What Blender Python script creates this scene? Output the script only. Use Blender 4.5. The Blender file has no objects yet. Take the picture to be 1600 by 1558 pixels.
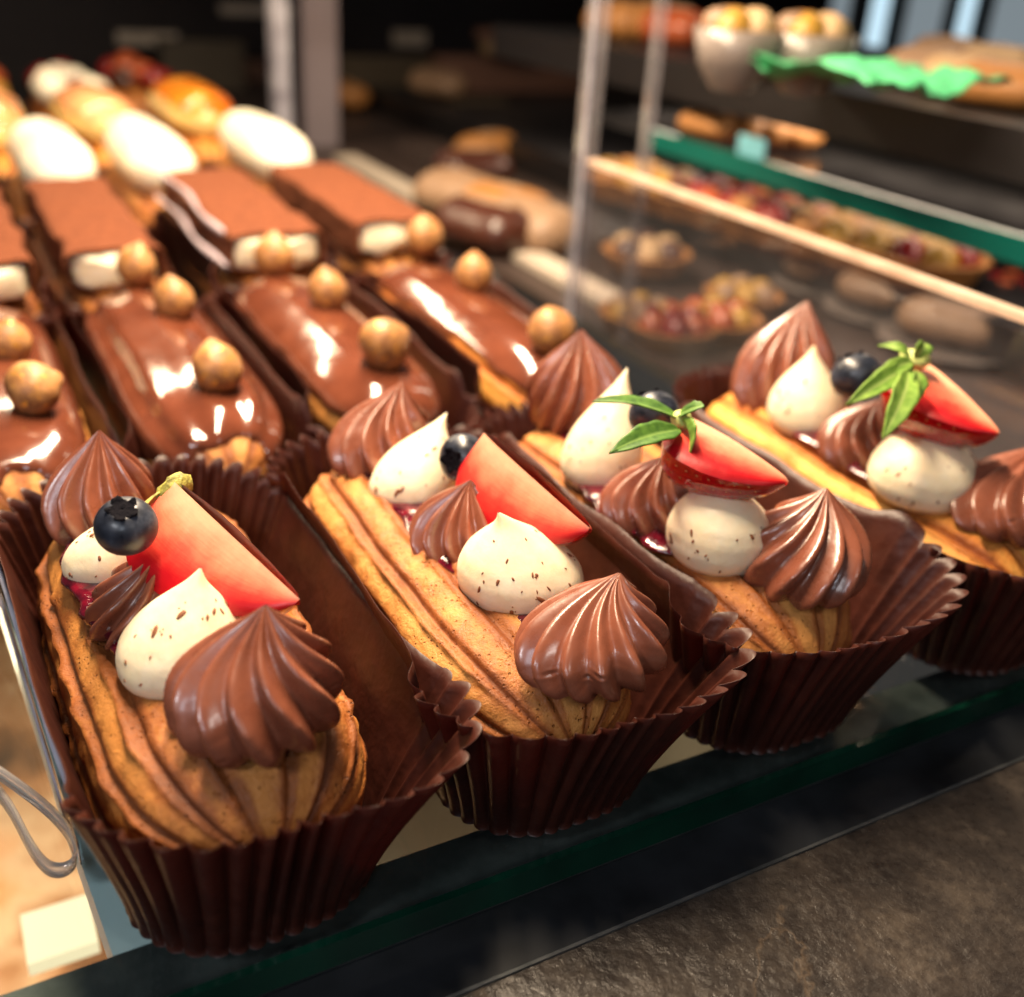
import bpy, math, random
import numpy as np
from mathutils import Vector, Matrix

# ------------------------------------------------------------------ camera, world, lamps, exposure
sc = bpy.context.scene
U = 0.01                                        # one unit of the plan below is a centimetre
Rw = np.array([[0.88185659, -0.46773294, 0.05962256],
               [-0.17094625, -0.43499163, -0.88405863],
               [0.43943865, 0.76942068, -0.46355743]])   # world axes seen in the camera: right, down, ahead
CAM = np.array([0.0, 0.0, 14.0]); FPX = 1645.0
cd = bpy.data.cameras.new('camera'); cam = bpy.data.objects.new('camera', cd); sc.collection.objects.link(cam)
M3 = Matrix(((Rw[0][0], -Rw[1][0], -Rw[2][0]), (Rw[0][1], -Rw[1][1], -Rw[2][1]), (Rw[0][2], -Rw[1][2], -Rw[2][2])))
cam.matrix_world = Matrix.Translation(Vector(CAM * U)) @ M3.to_4x4()
cd.sensor_width = 36; cd.lens = 36 * FPX / 1600; cd.sensor_fit = 'HORIZONTAL'
cd.clip_start = 0.005; cd.clip_end = 20
cd.dof.use_dof = True; cd.dof.focus_distance = 0.184; cd.dof.aperture_fstop = 9.5
sc.camera = cam
sc.view_settings.view_transform = 'Standard'; sc.view_settings.look = 'None'
sc.view_settings.exposure = 0.08; sc.view_settings.gamma = 1
sc.render.engine = 'CYCLES'
sc.cycles.max_bounces = 10; sc.cycles.transparent_max_bounces = 16
sc.cycles.caustics_reflective = False; sc.cycles.caustics_refractive = False
sc.cycles.use_denoising = True
w = bpy.data.worlds.new('World'); sc.world = w; w.use_nodes = True
w.node_tree.nodes['Background'].inputs[0].default_value = (0.60, 0.52, 0.50, 1)
w.node_tree.nodes['Background'].inputs[1].default_value = 0.075

def lamp(name, loc, target, sx, sy, power, color, spread=180):
    l = bpy.data.lights.new(name, 'AREA'); l.shape = 'RECTANGLE'; l.size = sx * U; l.size_y = sy * U
    l.energy = power; l.color = color; l.spread = math.radians(spread)
    o = bpy.data.objects.new(name, l); sc.collection.objects.link(o)
    o.location = Vector(loc) * U
    d = Vector(target) - Vector(loc)
    o.rotation_euler = d.to_track_quat('-Z', 'Y').to_euler()
    return o
lamp('case_lamp', (11, 33, 32), (8, 27, 0), 3.0, 38, 6.2, (1.0, 0.78, 0.54))
lamp('case_lamp_back', (4, 70, 26), (7, 60, 0), 24, 3.0, 0.95, (1.0, 0.78, 0.52))
lamp('shop_window_light', (-15, -19, 31), (8, 18, 2), 6, 9, 0.26, (0.80, 0.88, 1.0))
lamp('ceiling_spot_left', (-24, -2, 30), (6, 16, 4), 5, 5, 0.45, (0.92, 0.95, 1.0))  # added small light, unseen; puts cool sparkles on the glossy cream
lamp('ceiling_spot_front', (16, -24, 36), (8, 16, 4), 5, 5, 0.2, (1.0, 0.93, 0.86))  # added as well, from the front, for more sparkles; no real fitting
lamp('far_case_lamp', (60, 48, 26), (46, 42, 9), 3, 50, 0.32, (1.0, 0.82, 0.62))
lamp('case_shelf_lamp', (41, 40, 7.2), (41, 40, 0), 3, 50, 0.55, (1.0, 0.80, 0.60))  # added fill below the black shelf, brightens the neighbouring case
lamp('under_shelf_lamp', (-6, 26, -2.5), (-3, 26, -14), 8, 16, 0.75, (1.0, 0.68, 0.40))

def bp(px, py, z=0.0):
    """point at height z (cm) that the photograph shows at a pixel of its 1600-wide frame"""
    d = Rw.T @ np.array([px - 800, py - 779, FPX]); t = (z - CAM[2]) / d[2]
    return CAM + t * d

# ------------------------------------------------------------------ helpers
def rng(seed): return np.random.RandomState(seed)
def noise3(P, scale, seed, octaves=3):
    """smooth pseudo noise in about -1..1 for an array (..., 3) of points in cm"""
    r = rng(seed); out = np.zeros(P.shape[:-1]); amp = 1.0; tot = 0; f = scale
    for o in range(octaves):
        s = np.zeros_like(out)
        for k in range(5):
            d = r.normal(size=3); d /= np.linalg.norm(d)
            q = r.normal(size=3); q /= np.linalg.norm(q)
            s += np.sin(P @ d * f * 2 + r.uniform(0, 6.28) + 1.3 * np.sin(P @ q * f * 1.3 + r.uniform(0, 6.28)))
        out += amp * s / 3.2; tot += amp; amp *= .5; f *= 2.1
    return out / tot

def empty(name, loc, label, cat, group=None, rot=0.0):
    o = bpy.data.objects.new(name, None); sc.collection.objects.link(o)
    o.location = Vector(loc) * U; o.rotation_euler = (0, 0, rot); o.empty_display_size = .01
    return tag(o, label, cat, group)
def tag(o, label=None, cat=None, group=None, kind=None):
    if label: o['label'] = label
    if cat: o['category'] = cat
    if group: o['group'] = group
    if kind: o['kind'] = kind
    return o

def mesh_obj(name, verts, faces, mat, parent=None, uvs=None, smooth=True, loc=None, solid=0, subsurf=0, mi=None, kind=None):
    me = bpy.data.meshes.new(name)
    V = np.asarray(verts, dtype=float).reshape(-1, 3) * U
    fa = faces if isinstance(faces, list) else faces.tolist()
    A0 = np.array([[f[0], f[1], f[2]] for f in fa]); cc = V.mean(0)          # faces look outwards
    vol = np.einsum('ij,ij->i', V[A0[:, 0]] - cc, np.cross(V[A0[:, 1]] - cc, V[A0[:, 2]] - cc)).sum()
    faces = [f[::-1] for f in fa] if vol < 0 else fa
    me.from_pydata(V.tolist(), [], faces if isinstance(faces, list) else faces.tolist())
    if uvs is not None:
        ul = me.uv_layers.new(name='UVMap')
        li = np.empty(len(me.loops), dtype=np.int32); me.loops.foreach_get('vertex_index', li)
        ul.data.foreach_set('uv', np.asarray(uvs, dtype=np.float32).reshape(-1, 2)[li].ravel())
    for m in (mat if isinstance(mat, (list, tuple)) else [mat]): me.materials.append(m)
    me.polygons.foreach_set('use_smooth', [smooth] * len(me.polygons))
    if mi is not None: me.polygons.foreach_set('material_index', mi)
    me.update()
    o = bpy.data.objects.new(name, me); sc.collection.objects.link(o)
    if parent: o.parent = parent
    if loc is not None: o.location = Vector(loc) * U
    if solid:
        m = o.modifiers.new('thickness', 'SOLIDIFY'); m.thickness = solid * U; m.offset = 0
    if subsurf:
        m = o.modifiers.new('sub', 'SUBSURF'); m.levels = subsurf; m.render_levels = subsurf
    if kind: o['kind'] = kind
    return o

def grid_faces(nu, nv, cu=False, cv=False, base=0):
    iu = np.arange(nu if cu else nu - 1); iv = np.arange(nv if cv else nv - 1)
    a, b = np.meshgrid(iu, iv, indexing='ij')
    a2 = (a + 1) % nu; b2 = (b + 1) % nv
    return (np.stack([a * nv + b, a2 * nv + b, a2 * nv + b2, a * nv + b2], -1).reshape(-1, 4) + base)

class Acc:
    """collects pieces of ONE mesh"""
    def __init__(s): s.v = []; s.f = []; s.n = 0
    def add(s, v, f):
        v = np.asarray(v, float).reshape(-1, 3); s.v.append(v)
        s.f += [[int(i) + s.n for i in q] for q in f]; s.n += len(v); return s
    def box(s, lo, hi):
        x0, y0, z0 = lo; x1, y1, z1 = hi
        v = [(x0,y0,z0),(x1,y0,z0),(x1,y1,z0),(x0,y1,z0),(x0,y0,z1),(x1,y0,z1),(x1,y1,z1),(x0,y1,z1)]
        return s.add(v, [(0,3,2,1),(4,5,6,7),(0,1,5,4),(1,2,6,5),(2,3,7,6),(3,0,4,7)])
    def blob(s, c, r, ax=None, nu=8, nv=10, wob=0, seed=0):
        th = np.linspace(0, math.pi, nu); ph = np.linspace(0, 2 * math.pi, nv, endpoint=False)
        T, Ph = np.meshgrid(th, ph, indexing='ij')
        P = np.stack([np.sin(T) * np.cos(Ph), np.sin(T) * np.sin(Ph), np.cos(T)], -1)
        if wob: P = P * (1 + wob * noise3(P * 2 + seed * 3.1, 1.0, seed))[..., None]
        P = P * np.asarray(r, float)
        if ax is not None: P = P @ np.asarray(ax, float)     # rows: local x, y, z axes
        return s.add(P + np.asarray(c), grid_faces(nu, nv, cv=True))
    def obj(s, name, mat, parent=None, **k):
        return mesh_obj(name, np.concatenate(s.v), s.f, mat, parent, **k)

def tube(path, rad, n=8, closed=False):
    path = np.asarray(path, float); N = len(path)
    rad = np.broadcast_to(rad, (N,))
    t = np.gradient(path, axis=0); t /= np.linalg.norm(t, axis=1)[:, None] + 1e-9
    up = np.array([0.05, 0.02, 1.0]); out = []
    for i in range(N):
        a = np.cross(t[i], up); a /= np.linalg.norm(a) + 1e-9; b = np.cross(a, t[i])
        ang = np.linspace(0, 2 * math.pi, n, endpoint=False)
        out.append(path[i] + rad[i] * (np.cos(ang)[:, None] * a + np.sin(ang)[:, None] * b))
    return np.array(out).reshape(-1, 3), grid_faces(N, n, cv=True)

# ------------------------------------------------------------------ materials
def lin(r, g, b):
    f = lambda c: c / 12.92 if c <= .04045 else ((c + .055) / 1.055) ** 2.4
    return (f(r / 255), f(g / 255), f(b / 255), 1)

class Mat:
    def __init__(s, name, base=(.5,.5,.5,1), rough=.5, spec=.5, **k):
        s.m = bpy.data.materials.new(name); s.m.use_nodes = True; s.t = s.m.node_tree; s.n = s.t.nodes
        s.b = s.n['Principled BSDF']; s.out = s.n['Material Output']
        s.b.inputs['Base Color'].default_value = base; s.b.inputs['Roughness'].default_value = rough
        s.b.inputs['Specular IOR Level'].default_value = spec
        for a, v in k.items(): s.b.inputs[a.replace('_', ' ')].default_value = v
        s.tc = s.n.new('ShaderNodeTexCoord')
    def link(s, a, b): s.t.links.new(a, b)
    def map(s, scale=(100, 100, 100), src='Object'):
        m = s.n.new('ShaderNodeMapping'); m.inputs['Scale'].default_value = scale
        s.link(s.tc.outputs[src], m.inputs[0]); return m.outputs[0]
    def noise(s, scale, detail=4, rough=.55, vec=None, dist=0):
        n = s.n.new('ShaderNodeTexNoise'); n.inputs['Scale'].default_value = scale
        n.inputs['Detail'].default_value = detail; n.inputs['Roughness'].default_value = rough
        n.inputs['Distortion'].default_value = dist
        s.link(vec or s.map(), n.inputs['Vector']); return n.outputs['Fac']
    def voronoi(s, scale, vec=None, feature='F1'):
        n = s.n.new('ShaderNodeTexVoronoi'); n.feature = feature; n.inputs['Scale'].default_value = scale
        s.link(vec or s.map(), n.inputs['Vector']); return n.outputs['Distance']
    def ramp(s, fac, stops, interp='LINEAR'):
        r = s.n.new('ShaderNodeValToRGB'); r.color_ramp.interpolation = interp
        while len(r.color_ramp.elements) < len(stops): r.color_ramp.elements.new(.5)
        for e, (p, c) in zip(r.color_ramp.elements, stops):
            e.position = p; e.color = c if len(c) == 4 else (*c, 1)
        s.link(fac, r.inputs[0]); return r.outputs[0]
    def mix(s, fac, a, b, mode='MIX'):
        m = s.n.new('ShaderNodeMix'); m.data_type = 'RGBA'; m.blend_type = mode
        for sock, v in ((m.inputs[0], fac), (m.inputs[6], a), (m.inputs[7], b)):
            if isinstance(v, (int, float, tuple)): sock.default_value = v
            else: s.link(v, sock)
        return m.outputs[2]
    def math(s, op, a, b=0.0, c=0.0):
        m = s.n.new('ShaderNodeMath'); m.operation = op
        for i, v in enumerate((a, b, c)):
            if isinstance(v, (int, float)): m.inputs[i].default_value = v
            else: s.link(v, m.inputs[i])
        return m.outputs[0]
    def uv(s):
        x = s.n.new('ShaderNodeSeparateXYZ'); s.link(s.tc.outputs['UV'], x.inputs[0]); return x.outputs[0], x.outputs[1]
    def color(s, c): s.link(c, s.b.inputs['Base Color']); return s
    def rough(s, c): s.link(c, s.b.inputs['Roughness']); return s
    def bump(s, h, dist, strength=1.0, prev=None):
        b = s.n.new('ShaderNodeBump'); b.inputs['Distance'].default_value = dist * U
        b.inputs['Strength'].default_value = strength; s.link(h, b.inputs['Height'])
        if prev: s.link(prev, b.inputs['Normal'])
        s.link(b.outputs[0], s.b.inputs['Normal']); return b.outputs[0]

def g1(v): return (v, v, v, 1)
# baked choux: pale porous ribbons between darker, smoother edges
def choux(name, light, mid, dark):
    m = Mat(name, rough=.5, spec=.35)
    u, v = m.uv()
    fr = m.math('FRACT', u)
    wn = m.n.new('ShaderNodeTexWhiteNoise'); wn.noise_dimensions = '1D'; m.link(m.math('FLOOR', u), wn.inputs['W'])
    band = m.ramp(fr, [(0, g1(.0)), (.06, g1(.12)), (.17, g1(.30)), (.26, g1(.80)), (.45, g1(1)), (.70, g1(.85)), (.82, g1(.25)), (1, g1(0))])
    n = m.noise(.8, 5, .6); n2 = m.noise(5, 4, .6); n3 = m.noise(38, 3, .6)
    f = m.math('ADD', m.math('MULTIPLY', band, .34), m.math('MULTIPLY', n, .70))
    f = m.math('ADD', f, m.math('MULTIPLY', n2, .30)); f = m.math('ADD', f, m.math('MULTIPLY', n3, .12))
    f = m.math('ADD', f, m.math('MULTIPLY', wn.outputs['Value'], .14))
    c = m.ramp(f, [(.55, dark), (.80, mid), (1.0, light)])
    pores = m.voronoi(9); pm = m.ramp(pores, [(.12, g1(0)), (.26, g1(1))])
    pmask = m.ramp(m.noise(2.2, 3), [(.45, g1(0)), (.62, g1(1))])
    pf = m.math('MULTIPLY', m.math('SUBTRACT', 1.0, pm), pmask)
    c = m.mix(m.math('MULTIPLY', pf, .5), c, dark)
    m.color(c)
    m.rough(m.ramp(n2, [(.35, g1(.34)), (.65, g1(.58))]))
    b = m.bump(n3, .010, .6)
    b = m.bump(m.noise(6, 5, .7), .09, .6, b)
    m.bump(m.math('MULTIPLY', pf, -1.0), .05, .9, b)
    return m.m
M = {}
M['choux'] = choux('choux_golden', lin(204, 142, 76), lin(164, 98, 46), lin(122, 66, 31))
M['choux_cocoa'] = choux('choux_deep_baked', lin(192, 128, 64), lin(146, 84, 39), lin(104, 55, 26))
M['choux_light'] = choux('choux_light', lin(234, 168, 82), lin(206, 126, 52), lin(146, 76, 30))

def cream(name, c0, c1, rough, sss, rad, b1=.012, coat=.35):
    m = Mat(name, rough=rough, spec=.6, Subsurface_Weight=sss, Subsurface_Scale=.004)
    m.b.inputs['Subsurface Radius'].default_value = rad
    m.color(m.ramp(m.noise(1.6, 4, .6), [(.35, c0), (.65, c1)]))
    m.bump(m.noise(3.5, 4, .55), b1, .6)
    m.b.inputs['Coat Weight'].default_value = coat; m.b.inputs['Coat Roughness'].default_value = .16 if rough < .34 else .28
    r = m.noise(3, 4); m.rough(m.ramp(r, [(.35, g1(rough * .8)), (.65, g1(rough * 1.25))]))
    return m.m
M['ganache'] = cream('milk_chocolate_cream', lin(118, 66, 48), lin(134, 78, 58), .30, .0, (1, .5, .3), .010)
M['white'] = cream('ivory_cream', lin(238, 224, 194), lin(232, 214, 178), .48, .40, (1, .8, .55), .03, .12)
M['dome'] = cream('white_mallow', lin(246, 240, 222), lin(240, 232, 210), .33, .3, (1, .9, .7), .01)
M['slabcream'] = cream('pale_mascarpone', lin(250, 238, 212), lin(240, 224, 188), .55, .3, (1, .8, .5), .08)
M['custard'] = cream('pale_custard', lin(240, 210, 140), lin(228, 186, 104), .35, .3, (1, .7, .3), .03)
m = Mat('milk_chocolate_glaze', rough=.13, spec=.6, Coat_Weight=.6, Coat_Roughness=.05)
m.color(m.ramp(m.noise(1.0, 4), [(.3, lin(84, 42, 28)), (.7, lin(106, 57, 39))]))
m.bump(m.noise(1.1, 2, .5), .02, .4); M['glaze'] = m.m
m = Mat('chocolate_flake', lin(124, 72, 40), .6); M['fleck'] = m.m
m = Mat('berry_jam', lin(58, 8, 24), .08, .7, Coat_Weight=.5); m.color(m.ramp(m.noise(3), [(.35, lin(34, 6, 18)), (.7, lin(110, 14, 34))]))
m.bump(m.noise(4, 3), .05, .7); M['jam'] = m.m
# dark greaseproof paper, thin enough to glow a little when lit from behind
m = Mat('brown_greaseproof_paper', rough=.42, spec=.32)
m.color(m.ramp(m.noise(1.5, 5, .6), [(.3, lin(50, 22, 17)), (.7, lin(68, 31, 22))]))
m.bump(m.noise(12, 3, .6), .006, .5, m.bump(m.noise(1.3, 3), .12, .5))
tr = m.n.new('ShaderNodeBsdfTranslucent'); tr.inputs[0].default_value = lin(190, 84, 34)
mx = m.n.new('ShaderNodeMixShader'); mx.inputs[0].default_value = .10
m.link(m.b.outputs[0], mx.inputs[1]); m.link(tr.outputs[0], mx.inputs[2]); m.link(mx.outputs[0], m.out.inputs[0]); M['paper'] = m.m
# strawberry
m = Mat('strawberry_skin', lin(200, 14, 24), .14, .6, Coat_Weight=.5, Coat_Roughness=.06, Subsurface_Weight=.15, Subsurface_Scale=.003)
u, v = m.uv()
m.color(m.mix(m.ramp(m.math('ADD', u, m.math('MULTIPLY', m.noise(2.5), .25)), [(.10, g1(1)), (.30, g1(0))]), m.ramp(m.noise(2.2), [(.3, lin(156, 6, 14)), (.7, lin(190, 18, 26))]), lin(238, 150, 110)))
m.bump(m.noise(6, 3), .03, .5); M['skin'] = m.m
m = Mat('strawberry_flesh', rough=.38, spec=.35, Subsurface_Weight=.25, Subsurface_Scale=.002)
m.b.inputs['Subsurface Radius'].default_value = (1, .3, .2)
u, v = m.uv()
f = m.math('ADD', m.math('MULTIPLY', v, .92), m.math('MULTIPLY', u, .10)); f = m.math('ADD', f, m.math('MULTIPLY', m.math('SUBTRACT', m.noise(2.0, 4), .5), .40))
streak = m.n.new('ShaderNodeTexNoise'); mp = m.map((7, 34, 1), 'UV'); m.link(mp, streak.inputs['Vector']); streak.inputs['Scale'].default_value = 1.0
f = m.math('ADD', f, m.math('MULTIPLY', m.math('SUBTRACT', streak.outputs['Fac'], .5), .16))
m.color(m.ramp(f, [(.06, lin(226, 162, 130)), (.32, lin(218, 120, 92)), (.55, lin(204, 62, 50)), (.76, lin(172, 12, 24)), (1, lin(160, 6, 18))]))
m.bump(m.noise(5, 3), .012, .5); M['flesh'] = m.m
m = Mat('strawberry_seed', lin(190, 110, 56), .4); M['seed'] = m.m
m = Mat('strawberry_leaf', rough=.5, spec=.35, Subsurface_Weight=.0)
u, v = m.uv(); rib = m.ramp(m.math('ABSOLUTE', m.math('SUBTRACT', v, .5)), [(0, g1(1)), (.10, g1(0))])
m.color(m.mix(m.math('MULTIPLY', rib, .6), m.ramp(m.noise(5, 4), [(.3, lin(44, 78, 26)), (.7, lin(84, 122, 46))]), lin(130, 160, 84)))
m.bump(m.noise(14, 3), .012, .6); M['leaf'] = m.m
m = Mat('strawberry_leaf_pale', rough=.5, spec=.35)
u, v = m.uv(); rib = m.ramp(m.math('ABSOLUTE', m.math('SUBTRACT', v, .5)), [(0, g1(1)), (.10, g1(0))])
m.color(m.mix(m.math('MULTIPLY', rib, .6), m.ramp(m.noise(5, 4), [(.3, lin(92, 130, 46)), (.7, lin(140, 172, 76))]), lin(186, 204, 124)))
m.bump(m.noise(14, 3), .012, .6); M['leafpale'] = m.m
m = Mat('dried_leaf', rough=.6); m.color(m.ramp(m.noise(4), [(.35, lin(96, 92, 40)), (.6, lin(186, 178, 84))])); m.bump(m.noise(12), .05, .8); M['dryleaf'] = m.m
m = Mat('strawberry_stalk', lin(190, 204, 120), .5); m.bump(m.noise(10), .04, .8); M['stalk'] = m.m
m = Mat('blueberry_skin', rough=.4, spec=.5, Coat_Weight=.15, Coat_Roughness=.25)
m.color(m.ramp(m.noise(2.0, 5, .6), [(.3, lin(20, 22, 30)), (.55, lin(40, 46, 60)), (.75, lin(84, 94, 110))]))
m.rough(m.ramp(m.noise(2.0, 5, .6), [(.3, g1(.22)), (.7, g1(.55))])); m.bump(m.noise(6, 3), .006, .5); M['blue'] = m.m
m = Mat('blueberry_crown', lin(20, 19, 24), 1.0, .05); m.bump(m.noise(12), .06, 1.0); M['crown'] = m.m
m = Mat('hazelnut_skin', rough=.42, spec=.4)
n = m.noise(1.6, 5, .65); gold = m.ramp(m.noise(5.5, 5, .75), [(.57, g1(0)), (.63, g1(1))])
m.color(m.mix(gold, m.ramp(n, [(.3, lin(112, 74, 46)), (.5, lin(160, 112, 68)), (.75, lin(190, 144, 96))]), lin(236, 178, 70)))
m.link(m.math('MULTIPLY', gold, .8), m.b.inputs['Metallic']); m.bump(m.noise(6, 4, .65), .03, .8); M['nut'] = m.m
m = Mat('cocoa_powder', rough=.95, spec=.1)
m.color(m.ramp(m.noise(5, 6, .75), [(.3, lin(84, 46, 32)), (.7, lin(130, 76, 50))])); m.bump(m.noise(30, 4, .7), .04, 1.0); M['cocoa'] = m.m
m = Mat('burnt_sugar', rough=.12, Coat_Weight=.6)
m.color(m.ramp(m.noise(.9, 4, .6), [(.35, lin(196, 86, 14)), (.5, lin(228, 132, 30)), (.68, lin(246, 190, 84))])); m.bump(m.noise(4), .06, .8); M['burnt'] = m.m
m = Mat('pink_caramel_gloss', rough=.15, Coat_Weight=.5); m.color(m.ramp(m.noise(.9, 4), [(.35, lin(232, 150, 96)), (.7, lin(240, 190, 140))])); M['pinkgloss'] = m.m
m = Mat('grey_syrup', lin(176, 160, 168), .25); M['syrup'] = m.m
# panes: clear with a surface sheen; edges green or white where light runs along the sheet
def pane(name, tint, haze=0.0):
    m = Mat(name); m.n.remove(m.b)
    t = m.n.new('ShaderNodeBsdfTransparent'); t.inputs[0].default_value = tint
    g = m.n.new('ShaderNodeBsdfGlossy'); g.inputs['Roughness'].default_value = .03
    fr = m.n.new('ShaderNodeFresnel'); fr.inputs[0].default_value = 1.5
    x = m.n.new('ShaderNodeMixShader')
    ge = m.n.new('ShaderNodeNewGeometry')      # the sheen is on the side that faces the eye; a straight-through ray has no inner mirror
    src = t.outputs[0]
    if haze:                                  # pale diffuse film imitating a haze of reflected light on the sheet
        d = m.n.new('ShaderNodeBsdfDiffuse'); d.inputs[0].default_value = (.75, .72, .74, 1)
        y = m.n.new('ShaderNodeMixShader'); m.link(m.math('MULTIPLY', m.ramp(m.noise(.4, 6, .7), [(.35, g1(.5)), (.7, g1(1.5))]), haze), y.inputs[0])
        m.link(t.outputs[0], y.inputs[1]); m.link(d.outputs[0], y.inputs[2]); src = y.outputs[0]
    m.link(m.math('MULTIPLY', fr.outputs[0], m.math('SUBTRACT', 1.0, ge.outputs['Backfacing'])), x.inputs[0]); m.link(src, x.inputs[1]); m.link(g.outputs[0], x.inputs[2]); m.link(x.outputs[0], m.out.inputs[0])
    return m.m
M['glass'] = pane('shelf_glass', (.90, .95, .93, 1)); M['sheet'] = pane('divider_glass', (.80, .80, .82, 1), haze=.02)
M['clearpost'] = pane('clear_post', (.85, .84, .87, 1), haze=.12)
M['acrylic'] = pane('clear_acrylic', (.93, .93, .94, 1))
m = Mat('glass_edge_green', lin(14, 74, 56), .12, .6); m.color(m.ramp(m.noise(.35, 3), [(.3, lin(4, 26, 21)), (.7, lin(10, 58, 43))])); M['edge'] = m.m
m = Mat('glass_edge_teal', lin(14, 92, 82), .2, .5); M['teal'] = m.m
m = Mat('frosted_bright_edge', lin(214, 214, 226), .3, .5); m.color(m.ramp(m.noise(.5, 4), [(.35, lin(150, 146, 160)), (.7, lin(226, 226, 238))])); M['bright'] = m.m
m = Mat('tan_panel_edge', lin(236, 200, 164), .4); m.color(m.ramp(m.noise(.6, 4), [(.35, lin(186, 156, 134)), (.7, lin(214, 188, 166))])); M['tan'] = m.m
m = Mat('dark_trim_metal', lin(34, 36, 40), .38, .5, Metallic=.3); m.color(m.ramp(m.noise(.6, 5), [(.3, lin(22, 24, 27)), (.7, lin(44, 47, 52))])); M['trim'] = m.m
m = Mat('grey_support_metal', lin(92, 96, 98), .35, .5, Metallic=.5); m.color(m.ramp(m.noise(1.2, 5), [(.3, lin(70, 74, 76)), (.7, lin(104, 106, 108))])); m.bump(m.noise(20), .01, .5); M['support'] = m.m
m = Mat('pale_blue_rail', lin(168, 190, 204), .5); m.color(m.ramp(m.noise(.8, 4), [(.3, lin(214, 230, 240)), (.7, lin(226, 236, 242))])); M['rail'] = m.m
# slate-like counter
m = Mat('brown_slate', rough=.42, spec=.5)
vec = m.map((100, 100, 100)); n = m.noise(.9, 8, .65, vec, .1); n2 = m.noise(5, 6, .7, vec)
vein = m.ramp(m.math('ABSOLUTE', m.math('SUBTRACT', m.noise(.12, 6, .6, vec, .4), .5)), [(0, g1(1)), (.006, g1(0))])
c = m.ramp(m.math('ADD', m.math('MULTIPLY', n, .7), m.math('MULTIPLY', n2, .3)), [(.35, lin(32, 28, 27)), (.52, lin(52, 46, 42)), (.72, lin(82, 73, 64))])
m.color(m.mix(m.math('MULTIPLY', vein, .10), c, lin(190, 160, 126)))
m.rough(m.ramp(n2, [(.35, g1(.25)), (.65, g1(.42))]))
m.bump(m.noise(1.3, 7, .6, vec, .1), .12, .8, m.bump(n2, .012, .6)); M['stone'] = m.m
def plain(name, rgb, rough=.6, var=.75, scale=1.2, **k):
    m = Mat(name, rough=rough, **k); c = lin(*rgb)
    m.color(m.ramp(m.noise(scale, 4), [(.3, tuple(x * var for x in c[:3])), (.7, c[:3])])); m.bump(m.noise(4, 4), .06, .5); return m.m
def emit(name, rgb, s):
    m = Mat(name); m.b.inputs['Emission Color'].default_value = rgb; m.b.inputs['Emission Strength'].default_value = s
    m.b.inputs['Base Color'].default_value = (.05, .05, .05, 1); return m.m
M['black'] = plain('black_tray', (22, 20, 22), .45)
M['darkwall'] = plain('dark_case_wall', (58, 46, 42), .5)
M['brownboard'] = plain('brown_board', (104, 72, 58), .6)
M['lowshelf'] = plain('lower_shelf_board', (96, 84, 76), .3, .4, .15)
M['greenpaper'] = plain('green_tissue_paper', (84, 190, 130), .6)
M['steel'] = Mat('brushed_post', lin(170, 158, 164), .35, .5, Metallic=.6).m
M['porcelain'] = plain('pale_porcelain', (128, 118, 112), .25)
M['crust'] = plain('golden_crust', (168, 114, 60), .55)
M['bread'] = plain('pale_bread', (184, 152, 112), .6)
M['red'] = plain('red_fruit', (130, 30, 28), .2)
M['orange'] = plain('orange_fruit', (170, 84, 50), .2)
M['yellow'] = plain('yellow_cream', (176, 134, 54), .4)
M['choc'] = plain('dark_chocolate', (70, 36, 26), .3)
M['beige'] = plain('beige_frosting', (150, 120, 94), .5)
M['card'] = plain('pale_card', (190, 176, 160), .6)
M['olive'] = plain('olive_board', (66, 56, 42), .5)
M['cyan'] = plain('pale_blue_card', (120, 190, 206), .5)
m = Mat('gold_brown_board', rough=.35); m.color(m.ramp(m.noise(.16, 5, .6), [(.35, lin(70, 46, 34)), (.46, lin(150, 108, 78)), (.56, lin(190, 164, 142)), (.68, lin(190, 122, 62))])); M['clad'] = m.m

# ------------------------------------------------------------------ setting
def slab(name, lo, hi, mat, parent=None, **k): return Acc().box(lo, hi).obj(name, mat, parent, smooth=False, **k)
tag(slab('counter', (-60, -60, -3.0), (110, 9.75, -.62), M['stone']), kind='structure')
bevel = slab('counter_trim', (-60, 9.75, -3.0), (110, 11.02, -.60), M['trim']); tag(bevel, kind='structure')
slab('trim_lip', (-60, 9.70, -.61), (110, 9.76, -.575), M['support'], bevel)  # added paler strip that draws a highlight along the trim edge
mb = bevel.modifiers.new('b', 'BEVEL'); mb.width = .0004; mb.segments = 2
tag(slab('lower_shelf', (-50, 11.03, -17), (34, 130, -16), M['lowshelf']), kind='structure')
tag(slab('back_wall', (-60, 150, -30), (120, 151, 60), M['darkwall']), kind='structure')
tag(slab('side_wall', (112, -20, -30), (113, 150, 60), M['darkwall']), kind='structure')

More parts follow.
